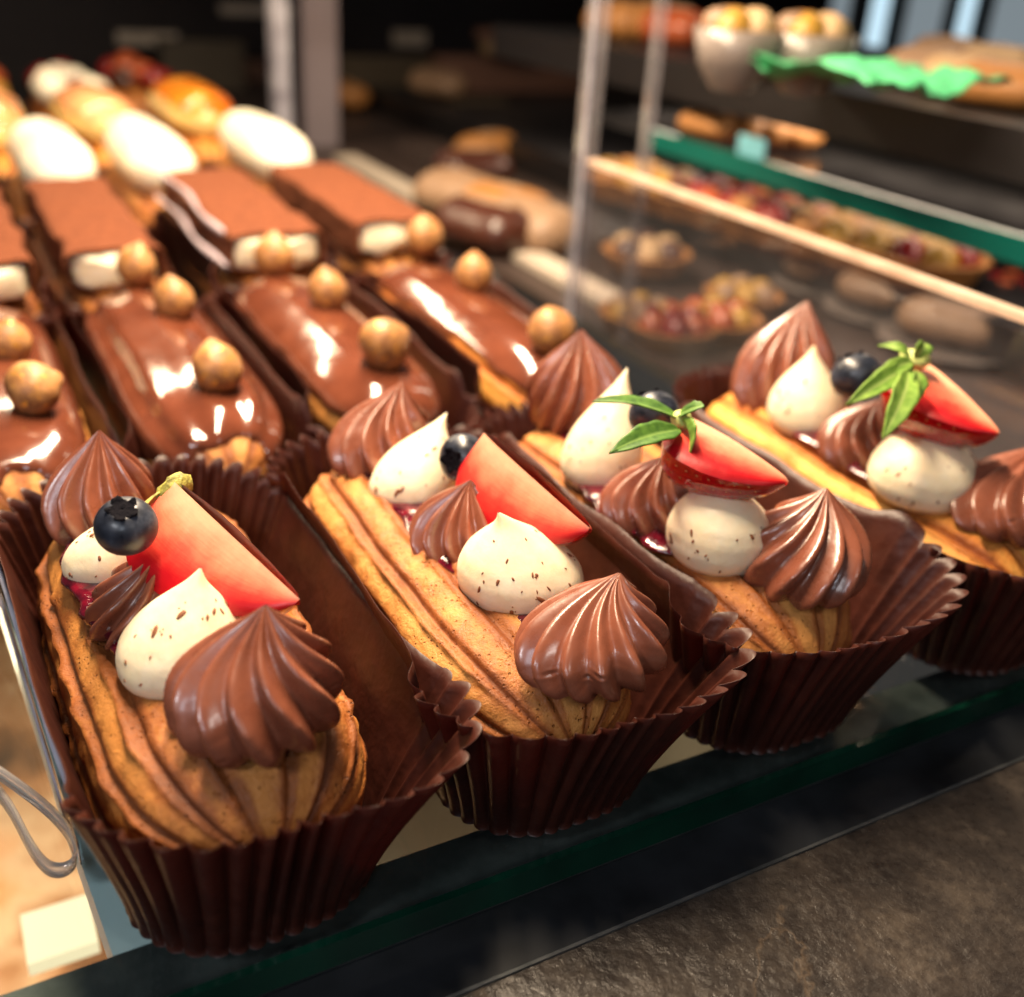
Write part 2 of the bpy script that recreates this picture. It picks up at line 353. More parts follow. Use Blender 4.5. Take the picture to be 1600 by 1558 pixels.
gs = empty('glass_shelf', (10, 11, 0), 'clear glass display shelf with green front edge that carries all the pastries', 'glass shelf')
slab('pane', (-40, .142, -.55), (13.8, 105, -.01), M['glass'], gs)
slab('front_edge', (-40, 0, -.56), (13.8, .14, 0), M['edge'], gs)
o = slab('support_bar', (-30, 11.03, -1.6), (23.8, 12.68, -.58), M['support']); tag(o, 'grey metal bar under the front edge of the glass shelf', 'support bar')
q = [bp(-60, 750, -.6), bp(0, 946, -.6), bp(92, 1250, -.6), bp(170, 1466, -.6)]; q[-1][1] = 12.72
v = [p + np.array([dx, 0, dz]) for dz in (0, -.9) for dx in (0, 1.0) for p in q]
f = [(i, i + 1, 5 + i, 4 + i) for i in range(3)] + [(8 + i, 12 + i, 13 + i, 9 + i) for i in range(3)] + [(i, 8 + i, 9 + i, i + 1) for i in range(3)] + [(4 + i, 5 + i, 13 + i, 12 + i) for i in range(3)] + [(0, 4, 12, 8), (3, 11, 15, 7)]
o = mesh_obj('shelf_rail', v, f, M['rail'], smooth=False); tag(o, 'pale blue grey rail running back under the left edge of the glass shelf', 'rail')

gp = empty('divider_panel', (24, 38, 0), 'low clear glass divider with tan top edge right of the pastries', 'glass divider')
slab('pane', (-.0, -60, -.5), (.5, -.3, 6.3), M['sheet'], gp)
slab('top_edge', (-.02, -60, 6.3), (.42, -.3, 6.50), M['tan'], gp)
ps = empty('panel_post', (24, 38, 0), 'bright clear corner post at the far end of the glass divider', 'post')
slab('post_body', (-.25, -.28, -.5), (.45, .3, 24), M['clearpost'], ps); slab('bright_edge', (-.32, -.32, -.5), (-.12, -.29, 24), M['bright'], ps)
ps = empty('panel_post', (24, 35, 0), 'slim dull clear post just right of the bright corner post', 'post')
slab('post_body', (.7, -.2, -.4), (1.1, .2, 24), M['clearpost'], ps)
for (x, y, wd, mt, lb) in ((24.2, 80, 1.1, M['bright'], 'bright far upright of the display case, behind the burnt sugar eclair'),
                           (27.4, 81, 2.7, M['steel'], 'broad grey far upright of the display case, beside the bright one')):
    o = slab('case_post', (x - wd / 2, y, -20), (x + wd / 2, y + 1.5, 40), mt); tag(o, lb, 'post')
o = slab('shelf_strip', (26.2, 36, -.4), (27.8, 75, 0), M['card']); tag(o, 'beige strip along the floor of the neighbouring case', 'strip')

# ------------------------------------------------------------------ pastry builders (all in cm, y runs back into the case)
def body_surface(L, W, H, n, seed, phi, yy, off=0.0, amp=.075, twist=0.0, lump=1.0, soft=False):
    """points on a ridged choux finger; phi around the long axis (90 deg is up), yy in -1..1"""
    s = np.clip(1 - np.abs(yy) ** 5.5, 0, 1) ** .5
    ph = phi + .03 * np.sin(yy * 3 + seed) + .010 * np.sin(yy * 11 + seed * 2) + twist * yy
    Pn = np.stack([np.cos(phi) * W / 2, yy * L / 2 + 0 * phi, np.sin(phi) * H / 2], -1)
    ps = n * ph / (2 * math.pi) + .025 * noise3(Pn + seed, .35, seed + 11, 2) + .012 * noise3(Pn, 4.0, seed + 12, 2)
    fr = ps - np.floor(ps)
    rise = (fr / .10).clip(0, 1); rise = rise * rise * (3 - 2 * rise); drop = ((1 - fr) / .16).clip(0, 1); drop = drop * drop * (3 - 2 * drop)
    lobe = rise * drop * (.78 + .10 * np.cos((fr - .5) * 5)) + .50 * np.exp(-((fr - .17) / .07) ** 2) * (1 + .8 * noise3(Pn, 2.4, seed + 15, 2)) + .18 * noise3(Pn + 3, .6, seed + 13, 2)
    if soft: lobe = .5 + .5 * np.cos(2 * math.pi * (n * ph / (2 * math.pi)))
    c, sn = np.cos(phi), np.sin(phi)
    ex = .86
    cx = np.sign(c) * np.abs(c) ** ex; cz = np.sign(sn) * np.abs(sn) ** ex
    P0 = np.stack([cx * W / 2 * s, yy * L / 2 + 0 * cx, cz * H / 2 * s], -1)
    blis = np.clip(noise3(P0 + 9, 3.2, seed + 31, 2) - .45, 0, 1)
    k = 1 + .06 * blis * lump + amp * (lobe - .6) + .020 * lump ** .5 * noise3(P0 + seed * 5.3, .8, seed) + .010 * lump * noise3(P0, 5.5, seed + 7)
    k = k + off / (W / 2)
    X = cx * W / 2 * s * k; Z = cz * H / 2 * s * k
    Y = yy * L / 2 * (1 + off / (L / 2)) + 0 * X
    return np.stack([X, Y, Z + H / 2], -1), np.stack([ps, Y], -1)

def add_body(parent, L, W, H, n, seed, mat, amp=.075, fine=1.0, twist=0.0):
    nt, npx = int(110 * fine), int(n * 13 * fine)
    t = np.linspace(0.0008, .9992, nt); yy = -np.cos(math.pi * t)
    phi = np.linspace(0, 2 * math.pi, npx, endpoint=False)
    Yy, Ph = np.meshgrid(yy, phi, indexing='ij')
    P, UV = body_surface(L, W, H, n, seed, Ph, Yy, 0, amp, twist)
    # duplicate the seam column so that the ribbon coordinate does not jump
    P = np.concatenate([P, P[:, :1]], 1); e = UV[:, :1].copy(); e[..., 0] += n; UV = np.concatenate([UV, e], 1)
    return mesh_obj('choux_body', P, grid_faces(nt, npx + 1), mat, parent, uvs=UV)

def add_glaze(parent, L, W, H, n, seed, mat, phmax=1.15, ymax=.93, amp=.03, off=.20, name='glaze', nt=110, npx=90, skew=0.0):
    a = np.linspace(-1, 1, npx); b = np.linspace(-1, 1, nt)
    B, A = np.meshgrid(b, a, indexing='ij')
    wav = noise3(np.stack([A * 0 + np.sign(A) * 2, B * L / 2, A * 0 + seed], -1), .9, seed + 3)
    wb = noise3(np.stack([A * 3, np.sign(B) * 3, B * 0 + seed], -1), .9, seed + 5)
    phi = math.pi / 2 - A * phmax * (1 + .13 * wav * np.abs(A)) + skew
    yy = np.clip(B * ymax * (1 + .035 * wb), -.995, .995)
    edge = (1 - np.abs(A) ** 14) * (1 - np.abs(B) ** 22)
    o_ = off * edge ** .5 + .05 * np.abs(A) ** 6 * edge - .035
    P, UV = body_surface(L, W, H, n, seed, phi, yy, o_, amp, 0.0, .08, True)
    return mesh_obj(name, P, grid_faces(nt, npx)[:, ::-1], mat, parent, uvs=UV)

def prof(h, pts):
    xs, ys = zip(*pts)
    # smooth interpolation (cosine-eased between samples through a dense table)
    hh = np.linspace(0, 1, 200); yy = np.interp(hh, xs, ys); k = np.hanning(39); k /= k.sum()
    yp = np.concatenate([2 * yy[0] - yy[1:20][::-1], yy, 2 * yy[-1] - yy[-20:-1][::-1]])
    return np.interp(h, hh, np.convolve(yp, k, 'valid'))
STAR = [(0, .86), (.06, .96), (.20, 1.0), (.36, .97), (.50, .87), (.63, .69), (.75, .47), (.86, .25), (.94, .11), (1, .015)]
KISS = [(0, .84), (.06, .95), (.18, 1.0), (.34, .95), (.50, .80), (.64, .58), (.76, .36), (.86, .18), (.94, .08), (1, .015)]
ROUND = [(0, .80), (.08, .93), (.25, 1.0), (.45, .98), (.65, .86), (.80, .66), (.90, .44), (.97, .22), (1, .02)]

def add_star(parent, c, R, tip, n=13, twist=.7, seed=1, amp=.12, squash=1.0, name='chocolate_dollop', mat=None, curl=(0, 0)):
    c = np.asarray(c, float); tip = np.asarray(tip, float)
    nh, nt = 84, n * 12
    h = np.linspace(0, 1, nh) ** .92; th = np.linspace(0, 2 * math.pi, nt, endpoint=False)
    Hh, T = np.meshgrid(h, th, indexing='ij')
    r = prof(Hh, STAR) * R
    ps = n * (T + twist * (Hh ** .8) + .10 * np.sin(T + seed) + .16 * np.sin(5 * Hh + seed) * Hh)
    p = 1.5 + 1.3 * Hh
    crest = np.abs(np.cos(ps / 2)) ** p
    a = amp * (1.0 + .9 * np.clip(Hh * 1.4, 0, 1))
    rn = rng(seed); irr = 1 + .35 * np.sin(T * 3 + rn.uniform(0, 6)) * .5
    k = 1 + a * irr * (crest * 2 - 1.0)
    P0 = np.stack([np.cos(T), np.sin(T) * squash, Hh * 2], -1)
    k = k + .06 * noise3(P0, .9, seed) + .018 * noise3(P0, 3.5, seed + 2)
    for q in range(5):                          # air holes and torn edges
        hq, tq_ = rn.uniform(.1, .6), rn.uniform(-math.pi, .4)
        dd = np.sqrt(((Hh - hq) / .022) ** 2 + ((np.angle(np.exp(1j * (T - tq_)))) / .045) ** 2)
        k = k - .035 * np.exp(-dd ** 2) + .012 * np.exp(-(dd - 1.5) ** 2 * 2)
    H = tip[2] - c[2]
    ax = (tip[:2] - c[:2])
    lean = Hh ** 1.6
    cu = np.clip(Hh - .82, 0, 1) * 5
    X = c[0] + r * k * np.cos(T) + ax[0] * lean + curl[0] * cu ** 2; Y = c[1] + r * k * np.sin(T) * squash + ax[1] * lean + curl[1] * cu ** 2
    Z = c[2] + Hh * H - .12 * (1 - Hh) + .05 * R * np.sin(T + seed) * (1 - Hh) - .04 * R * (crest - .3) * np.clip(1 - Hh * 4, 0, 1)
    return mesh_obj(name, np.stack([X, Y, Z], -1), grid_faces(nh, nt, cv=True), mat or M['ganache'], parent)

def add_kiss(parent, c, R, tip, seed=1, profile=KISS, name='white_dollop', flecks=26, curl=(0, 0), mat=None, squash=1.0):
    c = np.asarray(c, float); tip = np.asarray(tip, float)
    nh, nt = 56, 64
    h = np.linspace(0, 1, nh); h = h ** .95; th = np.linspace(0, 2 * math.pi, nt, endpoint=False)
    H = tip[2] - c[2]; ax = tip[:2] - c[:2]
    def surf(Hh, T, off=0):
        r = prof(Hh, profile) * R
        P0 = np.stack([np.cos(T) * 1.2, np.sin(T) * 1.2, Hh * 2], -1)
        k = 1 + .055 * noise3(P0, .8, seed) + .012 * noise3(P0, 3.2, seed + 1)
        lean = Hh ** 1.7; cu = np.clip(Hh - .8, 0, 1) * 5
        r = r * k + off
        return np.stack([c[0] + r * np.cos(T) + ax[0] * lean + curl[0] * cu ** 2, c[1] + r * np.sin(T) * squash + ax[1] * lean + curl[1] * cu ** 2, c[2] + Hh * H - .10 * (1 - Hh)], -1)
    Hh, T = np.meshgrid(h, th, indexing='ij')
    o = mesh_obj(name, surf(Hh, T), grid_faces(nh, nt, cv=True), mat or M['white'], parent)
    if flecks:
        r = rng(seed + 50); acc = Acc()
        for i in range(flecks):
            hh = r.uniform(.12, .78); tt = r.uniform(-math.pi * 1.1, .35)
            p = surf(np.array([hh]), np.array([tt]))[0]; e = .02
            du = surf(np.array([hh + e]), np.array([tt]))[0] - p; dv = surf(np.array([hh]), np.array([tt + e]))[0] - p
            du /= np.linalg.norm(du) + 1e-9; n = np.cross(du, dv); n /= np.linalg.norm(n) + 1e-9
            if np.dot(n, p - c) < 0: n = -n
            ang = r.uniform(-.7, .7); t1 = du * math.cos(ang) + np.cross(n, du) * math.sin(ang); t2 = np.cross(n, t1)
            s = r.choice([.018, .026, .038, .055], p=[.35, .3, .22, .13]); el = r.uniform(1.0, 2.6)
            acc.blob(p + n * .004, (s * el, s * .8, .014), ax=[t1, t2, n], nu=5, nv=7, wob=.3, seed=i + seed)
            if s > .04:
                for q in range(3):
                    acc.blob(p + t1 * r.normal() * .10 + t2 * r.normal() * .07, (.02, .014, .012), ax=[t1, t2, n], nu=4, nv=5, seed=q)
        acc.obj('chocolate_flakes', M['fleck'], o, kind='stuff')
    return o

def add_jam(parent, pts, seed, w0=.55):
    pts = np.asarray(pts, float); acc = Acc(); r = rng(seed)
    path = np.array([np.interp(np.linspace(0, 1, 40), np.linspace(0, 1, len(pts)), pts[:, i]) for i in range(3)]).T
    th = np.linspace(0, 2 * math.pi, 24, endpoint=False)
    T, K = np.meshgrid(th, np.arange(40), indexing='xy')
    q = path[K]; e = np.sin(np.linspace(0, math.pi, 40))[K] ** .35
    wv = w0 * e * (1 + .35 * noise3(q * 1.0 + np.stack([np.cos(T), 0 * T, 0 * T], -1), 1.6, seed))
    P = q + np.stack([np.cos(T) * wv, 0 * T, np.sin(T) * .16 * e], -1)
    return mesh_obj('jam', P, grid_faces(40, 24, cv=True), M['jam'], parent)

def outline(a, b, rad, n_end, n_side):
    """rounded rectangle, half sizes a (x) and b (y): points, outward normals, arc length"""
    pts = []; nrm = []
    def arc(cx, cy, t0, t1, n):
        for t in np.linspace(t0, t1, n, endpoint=False):
            pts.append((cx + rad * math.cos(t), cy + rad * math.sin(t))); nrm.append((math.cos(t), math.sin(t)))
    def seg(p, q, nn, n):
        for k in range(n):
            f = k / n; pts.append((p[0] + (q[0] - p[0]) * f, p[1] + (q[1] - p[1]) * f)); nrm.append(nn)
    pi = math.pi; ne = max(2, int(n_end * (2 * (a - rad)) / (2 * (a - rad) + pi * rad))); na = (n_end - ne) // 2
    seg((a, -b + rad), (a, b - rad), (1, 0), n_side); arc(a - rad, b - rad, 0, pi / 2, na)
    seg((a - rad, b), (-a + rad, b), (0, 1), ne); arc(-a + rad, b - rad, pi / 2, pi, na)
    seg((-a, b - rad), (-a, -b + rad), (-1, 0), n_side); arc(-a + rad, -b + rad, pi, 1.5 * pi, na)
    seg((-a + rad, -b), (a - rad, -b), (0, -1), ne); arc(a - rad, -b + rad, 1.5 * pi, 2 * pi, na)
    p = np.array(pts); n = np.array(nrm); s = np.concatenate([[0], np.cumsum(np.linalg.norm(np.diff(p, axis=0), axis=1))])
    return p, n, s

def paper_case(loc, L, W, label, group, seed, rot=0.0, h_side=3.3, h_end=3.1, flare=.85, flare_end=1.0, cat='paper case', shear=(0, 0), lw=0.0, rw=0.0, cr=0.0):
    t = empty('paper_case', loc, label, cat, group, rot)
    a, b, rad = W / 2, L / 2, W * .40
    NE, NS = 320, 60
    p, nr, s = outline(a, b, rad, NE, NS)
    N = len(p); lev = np.linspace(0, 1, 15)
    r = rng(seed)
    em = np.clip((np.abs(p[:, 1]) - (b - 1.75)) / .55, 0, 1); em = em * em * (3 - 2 * em)      # pleated at the ends only
    wl = .31; ph = 2 * math.pi * s / wl + .9 * np.sin(s * 1.7 + seed) + .5 * np.sin(s * 4.1 + seed * 2)
    P = []
    base3 = np.stack([p[:, 0], p[:, 1], 0 * s], -1)
    wob = noise3(base3, .35, seed, 2); wob2 = noise3(base3, .9, seed + 1, 2); wz = noise3(base3, .5, seed + 2, 2)
    pam = 1 + .35 * noise3(base3, 1.3, seed + 3, 2)
    side = np.where(p[:, 0] > 0, rw, lw) * (1 - em)
    for k in lev:
        fl = (flare * (1 - em) + flare_end * em) * (k ** 1.25) + side * k ** 1.5
        fl = fl + cr * k ** 1.3 * np.exp(-(((p[:, 0] - a) / 1.3) ** 2 + ((p[:, 1] + b - .6) / 1.3) ** 2))
        fl = fl + (.16 * wob + .05 * wob2) * k
        tri = 2 * np.abs(np.sin(ph / 2)) ** .75 - 1.2
        fl = fl + em * tri * pam * (.04 + .13 * k)
        hh = h_side * (1 - em) + h_end * em + .20 * wz + em * .09 * (tri * pam) * k
        hh = hh + em * .05 * noise3(base3, 3.0, seed + 5, 2) * k
        hh = hh + .25 * np.exp(-((np.abs(p[:, 1]) - (b - 1.6)) / .5) ** 2) * (wob2)
        X = p[:, 0] + nr[:, 0] * fl + shear[0] * k; Y = p[:, 1] + nr[:, 1] * fl + shear[1] * k * em
        bulge = (1 - em) * .10 * np.sin(math.pi * k) * wob
        P.append(np.stack([X + nr[:, 0] * bulge, Y, hh * k + .02], -1))
    P = np.array(P)
    F = grid_faces(len(lev), N, cv=True).tolist()
    V = P.reshape(-1, 3).tolist()
    # floor of the case as a fan of rings
    ring = [(x * f, y * f, .02) for f in (.8, .4) for x, y in p]; bidx = len(V); V += ring; V.append((0, 0, .02))
    for i in range(N):
        j = (i + 1) % N
        F.append([i, bidx + i, bidx + j, j]); F.append([bidx + i, bidx + N + i, bidx + N + j, bidx + j]); F.append([bidx + N + i, bidx + 2 * N, bidx + N + j])
    mesh_obj('pleated_wall', V, F, M['paper'], t, solid=.007)
    return t

def strawberry(name, start, end, nrm_hint, R, alpha, label, leaves=None, seed=0, down=(0, 0, -1), skin_uv=True, rim=.97):
    """a wedge: a is its axis from stalk to tip, nrm the seen cut face, core edge opposite to the skin"""
    start = np.asarray(start, float); end = np.asarray(end, float)
    t = empty(name, start, label, 'strawberry wedge', 'strawberry wedges on the eclairs')
    a = end - start; L = np.linalg.norm(a); a /= L
    n = np.asarray(nrm_hint, float); n = n - n.dot(a) * a; n /= np.linalg.norm(n)
    b = np.cross(a, n)
    if b.dot(down) < 0: b = -b
    tt = np.linspace(0, 1, 44)
    prf = prof(tt, [(0, .55), (.05, .80), (.14, .96), (.28, 1.0), (.48, .93), (.68, .76), (.84, .52), (.94, .33), (1, .08)]) * R
    nph = 26; ph = np.linspace(0, alpha, nph)
    T, Ph = np.meshgrid(tt, ph, indexing='ij'); Rr = prf[:, None] + 0 * Ph
    Pp = np.stack([T * 2, np.cos(Ph) * 1.3, np.sin(Ph) * 1.3], -1)
    Rr = Rr * (1 + .04 * noise3(Pp, 1.0, seed)); 
    def pos(tv, rv, pv, inset=0): return (tv * L)[..., None] * a + (rv * np.cos(pv))[..., None] * b - (rv * np.sin(pv))[..., None] * n
    seeds = []; r = rng(seed + 9)
    dim = np.zeros_like(Rr)
    k = 0
    for i in range(9):
        for j in range(6):
            st = .10 + .85 * (i + (j % 2) * .5) / 9.5; sp = alpha * (j + .5) / 6
            if st > .96: continue
            seeds.append((st, sp)); dim += .035 * np.exp(-(((T - st) * L / .07) ** 2 + ((Ph - sp) * Rr / .06) ** 2))
    skin = mesh_obj('skin', pos(T, Rr - dim, Ph), grid_faces(44, nph), M['skin'], t, uvs=np.stack([T, Ph], -1))
    acc = Acc()
    for st, sp in seeds:
        rr = np.interp(st, tt, prf) - .02
        d = math.cos(sp) * b - math.sin(sp) * n; e = np.cross(a, d)
        acc.blob(st * L * a + rr * d, (.032, .020, .014), ax=[a, e, d], nu=5, nv=6)
    acc.obj('seeds', M['seed'], skin, kind='stuff')
    q = np.linspace(0, 1, 16); Tq, Q = np.meshgrid(tt, q, indexing='ij')
    for pv, col in ((0.0, 0), (alpha, -1)):
        Rq = Q * Rr[:, col][:, None]
        P = pos(Tq, Rq, np.full_like(Rq, pv))
        nn = n if pv == 0 else -(math.sin(alpha) * b + math.cos(alpha) * n)
        bulge = .15 * (1 - Q ** 6) * np.sin(math.pi * Tq) ** .5 + .02 * noise3(P, 1.5, seed + 4) * (1 - Q ** 4)
        mesh_obj('cut_face', P + bulge[..., None] * nn, grid_faces(44, 16), M['flesh'], t, uvs=np.stack([Tq, Q], -1))
    # the blunt stalk end
    sh = mesh_obj('shoulder', np.concatenate([[[0, 0, 0]], pos(np.zeros(nph), Rr[0], ph)]), [[0, i, i + 1] for i in range(1, nph)], M['skin'] if seed != 11 else M['dryleaf'], t)
    return t, a, b, n, L

def leaf(parent, root, tip, width, lift, mat, name='leaf', seed=0, side=None):
    """a pointed sepal from root to tip, bowed by lift"""
    root = np.asarray(root, float); tip = np.asarray(tip, float); lift = np.asarray(lift, float)
    d = tip - root; s = np.cross(d, lift if side is None else side); s /= np.linalg.norm(s)
    nn = np.cross(s, d); nn /= np.linalg.norm(nn)
    tt = np.linspace(0, 1, 22); vv = np.linspace(-1, 1, 9)
    T, V = np.meshgrid(tt, vv, indexing='ij')
    wd = width * (np.sin(math.pi * np.clip(T, 0, 1) ** .8) ** .8 * .95 + .10 * (1 - T)) * (1 + .06 * np.sin(T * 22 + seed) * np.abs(V))
    P = root + T[..., None] * d + (4 * T * (1 - T))[..., None] * lift + (wd * V)[..., None] * s + (wd * .35 * np.abs(V) ** 1.3)[..., None] * nn + (.03 * noise3(np.stack([T * 3, V, 0 * T], -1), 1.2, seed))[..., None] * nn
    return mesh_obj(name, P, grid_faces(22, 9), mat, parent, uvs=np.stack([T, V * .5 + .5], -1), solid=.03)

def blueberry(c, R, crown_dir, label, seed):
    t = empty('blueberry', c, label, 'blueberry', 'blueberries on the eclairs')
    d = np.asarray(crown_dir, float); d /= np.linalg.norm(d)
    x = np.cross(d, (0, .3, 1)); x /= np.linalg.norm(x); y = np.cross(d, x)
    th = np.linspace(0, math.pi, 40); ph = np.linspace(0, 2 * math.pi, 48, endpoint=False)
    T, Ph = np.meshgrid(th, ph, indexing='ij')
    r = R * (1 - .10 * np.cos(T) ** 2) * (1 - .16 * np.exp(-(T / .34) ** 2) + .015 * np.exp(-((T - .42) / .12) ** 2))
    P = r[..., None] * (np.sin(T)[..., None] * (np.cos(Ph)[..., None] * x + np.sin(Ph)[..., None] * y) + np.cos(T)[..., None] * d)
    P = P * (1 + .015 * noise3(P * 2, 1.2, seed))[..., None]
    mesh_obj('berry_skin', P, grid_faces(40, 48, cv=True), M['blue'], t)
    # the ragged five-point crown
    h = np.linspace(0, 1, 7); ph = np.linspace(0, 2 * math.pi, 60, endpoint=False)
    K, Ph = np.meshgrid(np.linspace(0, 1, 10), ph, indexing='ij'); Ko = np.clip((K - .4) / .6, 0, 1)
    star = .5 + .5 * np.cos(5 * Ph + .5 * np.sin(3 * Ph + seed)) + .12 * np.sin(13 * Ph + seed)
    rr = R * (.03 + .31 * np.clip(K * 2.5, 0, 1) + .14 * Ko * (.4 + star)); zz = R * (.80 + Ko * (.02 + .16 * star) - .10 * Ko ** 2)
    P = rr[..., None] * (np.cos(Ph)[..., None] * x + np.sin(Ph)[..., None] * y) + zz[..., None] * d
    mesh_obj('crown', P, grid_faces(10, 60, cv=True), M['crown'], t, solid=.03)
    return t

def hazelnut(c, R, point, label, seed, long=1.15):
    t = empty('hazelnut', c, label, 'hazelnut', 'gilded hazelnuts on the glazed eclairs')
    d = np.asarray(point, float); d /= np.linalg.norm(d)
    x = np.cross(d, (.2, .3, 1)); x /= np.linalg.norm(x); y = np.cross(d, x)
    th = np.linspace(0, math.pi, 36); ph = np.linspace(0, 2 * math.pi, 40, endpoint=False)
    T, Ph = np.meshgrid(th, ph, indexing='ij')
    r = R * (1 + .20 * np.exp(-(T / .30) ** 2) - .07 * np.exp(-((math.pi - T) / .5) ** 2) + .05 * np.cos(2 * Ph + seed) * np.sin(T))
    P0 = np.stack([np.sin(T) * np.cos(Ph), np.sin(T) * np.sin(Ph), np.cos(T)], -1)
    r = r * (1 + .045 * noise3(P0 * 1.3 + seed, 1.0, seed) + .012 * noise3(P0 * 3, 2.2, seed))
    P = r[..., None] * (P0[..., :1] * x + P0[..., 1:2] * y + P0[..., 2:3] * d * long * .93)
    mesh_obj('kernel', P, grid_faces(36, 40, cv=True), M['nut'], t)
    return t

# ------------------------------------------------------------------ front row: five-dollop eclairs with berries
TOP = 3.35
def R_at(px, w, z):      # radius in cm of something w pixels wide
    p = bp(*px, z); depth = (Rw @ (p - CAM))[2]; return .5 * w * depth / FPX
FR = 'eclairs topped with chocolate and white cream dollops'
FC = 'dark brown paper cases of the front row'
rowA = [
 dict(cx=.08, x=2.75, y=16.6, L=10.6, W=4.3, seed=3, rot=0.02, mat='choux_cocoa', n=14,
      case=dict(L=10.4, W=4.15, flare=.55, flare_end=.85, h_end=3.05, h_side=3.1, rw=.35, cr=.75, lw=.15, shear=(.1, 0)),
      label='front row eclair farthest left, with blueberry and pale-topped strawberry beside its front chocolate peak',
      clabel='brown pleated paper case farthest left in the front row, its right side spread wide',
      d=[('s', (160, 815), 168, (155, 672), 6.0), ('k', (168, 888), 142, (185, 800), 5.2), ('s', (232, 965), 190, (262, 850), 5.4),
         ('k', (284, 1038), 214, (313, 888), 5.9), ('s', (400, 1118), 278, (415, 946), 5.95)]),
 dict(cx=.28, x=8.18, y=16.8, L=10.6, W=4.15, seed=5, rot=0.0, mat='choux', n=14,
      case=dict(L=10.5, W=4.1, flare=.42, flare_end=.80, h_end=3.15, h_side=3.5, rw=.45, cr=.7, lw=.15),
      label='second front row eclair from the left, long bare ridged side, strawberry slice without leaves',
      clabel='brown pleated paper case around the second front row eclair, crumpled at its right corner',
      d=[('s', (588, 722), 160, (628, 597), 5.9), ('k', (640, 768), 140, (698, 645), 6.1), ('s', (718, 848), 168, (735, 750), 5.4),
         ('k', (815, 915), 208, (783, 800), 5.6), ('s', (918, 1030), 244, (968, 895), 6.0)]),
 dict(cx=.28, x=13.5, y=16.8, L=10.7, W=4.35, seed=8, rot=0.0, mat='choux', n=14,
      case=dict(L=10.5, W=4.3, flare=.42, flare_end=.85, h_end=3.15, h_side=3.5, rw=.45, cr=.7, lw=.15, shear=(.12, 0)),
      label='third front row eclair from the left, with tall white peak and leafy strawberry slice',
      clabel='brown pleated paper case around the third front row eclair, above the green glass edge',
      d=[('s', (902, 655), 165, (909, 515), 6.2), ('k', (935, 742), 132, (980, 575), 6.6), ('s', (1015, 810), 160, (1040, 710), 5.3),
         ('r', (1120, 862), 172, (1128, 762), 5.3), ('s', (1247, 893), 212, (1292, 763), 5.9)]),
 dict(cx=.22, x=20.1, y=17.0, L=11.0, W=4.3, seed=12, rot=0.0, mat='choux_light', n=14,
      case=dict(L=11.0, W=4.25, flare=.42, flare_end=.80, h_end=3.15, h_side=2.8, rw=.3, lw=-.1),
      label='eclair farthest right in the front row, bright golden side, cut off by the picture edge',
      clabel='brown pleated paper case farthest right in the front row',
      d=[('s', (1215, 622), 155, (1262, 470), 6.5), ('k', (1255, 660), 125, (1272, 540), 6.2), ('s', (1352, 712), 160, (1375, 625), 5.3),
         ('r', (1436, 768), 172, (1462, 672), 5.6), ('s', (1568, 808), 200, (1640, 690), 6.0)]),
]
for k, e in enumerate(rowA):
    ys = e['y']; cz = .05
    pc = paper_case((e['x'] + e['cx'], ys, 0), label=e['clabel'], group=FC, seed=e['seed'] * 3 + 1, rot=e['rot'], **e['case'])
    t = empty('cream_eclair', (e['x'], ys, cz), e['label'], 'eclair', FR, e['rot'])
    b = add_body(t, e['L'], e['W'], TOP, e['n'], e['seed'], M[e['mat']], amp=.085, fine=1.15)
    loc = np.array([e['x'], ys, cz])
    jp = []
    for i, (ty, cpx, wpx, tpx, tz) in enumerate(e['d']):
        c = bp(*cpx, TOP - .08); R = R_at(cpx, wpx, TOP + .5)
        dr = bp(*tpx, 0) - CAM; tip = CAM + dr * ((c[1] + .12 + .25 * (tz - 5.6)) / dr[1])       # the peak stands over its own base
        tip = CAM + dr * ((min(max(tip[2], c[2] + 1.25), c[2] + 3.1) - CAM[2]) / dr[2])
        c = c - loc; tip = tip - loc
        ca, sa = math.cos(-e['rot']), math.sin(-e['rot'])
        rt = lambda v: np.array([v[0] * ca - v[1] * sa, v[0] * sa + v[1] * ca, v[2]])
        c, tip = rt(c), rt(tip)
        jp.append(c + np.array([-.15, 0, .03]))
        if ty == 's':
            add_star(t, c, R * .93, tip, n=[12, 11, 12, 13, 12][(i + k) % 5], twist=[.8, 1.0, -.7, .9][(i + k) % 4], seed=k * 11 + i, amp=.105 if i == 4 else .12, squash=.96)
        else:
            add_kiss(t, c, R, tip, seed=k * 7 + i, profile=ROUND if ty == 'r' else KISS, flecks=30 if i > 1 else 24, curl=(-.05, 0) if (k, i) == (1, 3) else (0, 0))
    add_jam(t, jp, 20 + k, w0=.78)

# fruit on them
def vcam(p): v = CAM - np.asarray(p, float); return v / np.linalg.norm(v)
s0, s1 = bp(272, 752, 5.3), bp(468, 936, 4.55)
t, a, b, n, L = strawberry('strawberry_wedge', s0, s1, vcam(s0) + np.array([-.1, 0, .1]), 1.60, 1.15, 'broad strawberry wedge with shrivelled stalk end, beside the blueberry on the leftmost front eclair', seed=11)
acc = Acc().blob(a * -.02 + b * .10 - n * .2, (.22, .34, .30), ax=[a, b, n], nu=9, nv=12, wob=.35, seed=4); acc.obj('shrivelled_calyx', M['dryleaf'], t)
leaf(t, a * -.05 + b * .3, a * .25 + b * 1.5 + n * .12, .05, n * .12, M['dryleaf'], 'dry_sepal', 3, side=n)
s0, s1 = bp(756, 676, 5.3), bp(922, 825, 4.7)
strawberry('strawberry_wedge', s0, s1, vcam(s0) + np.array([-.15, .1, -.05]), 1.55, 1.25, 'leafless strawberry wedge lying across the second front row eclair', seed=21, down=(-.3, -.6, -1))
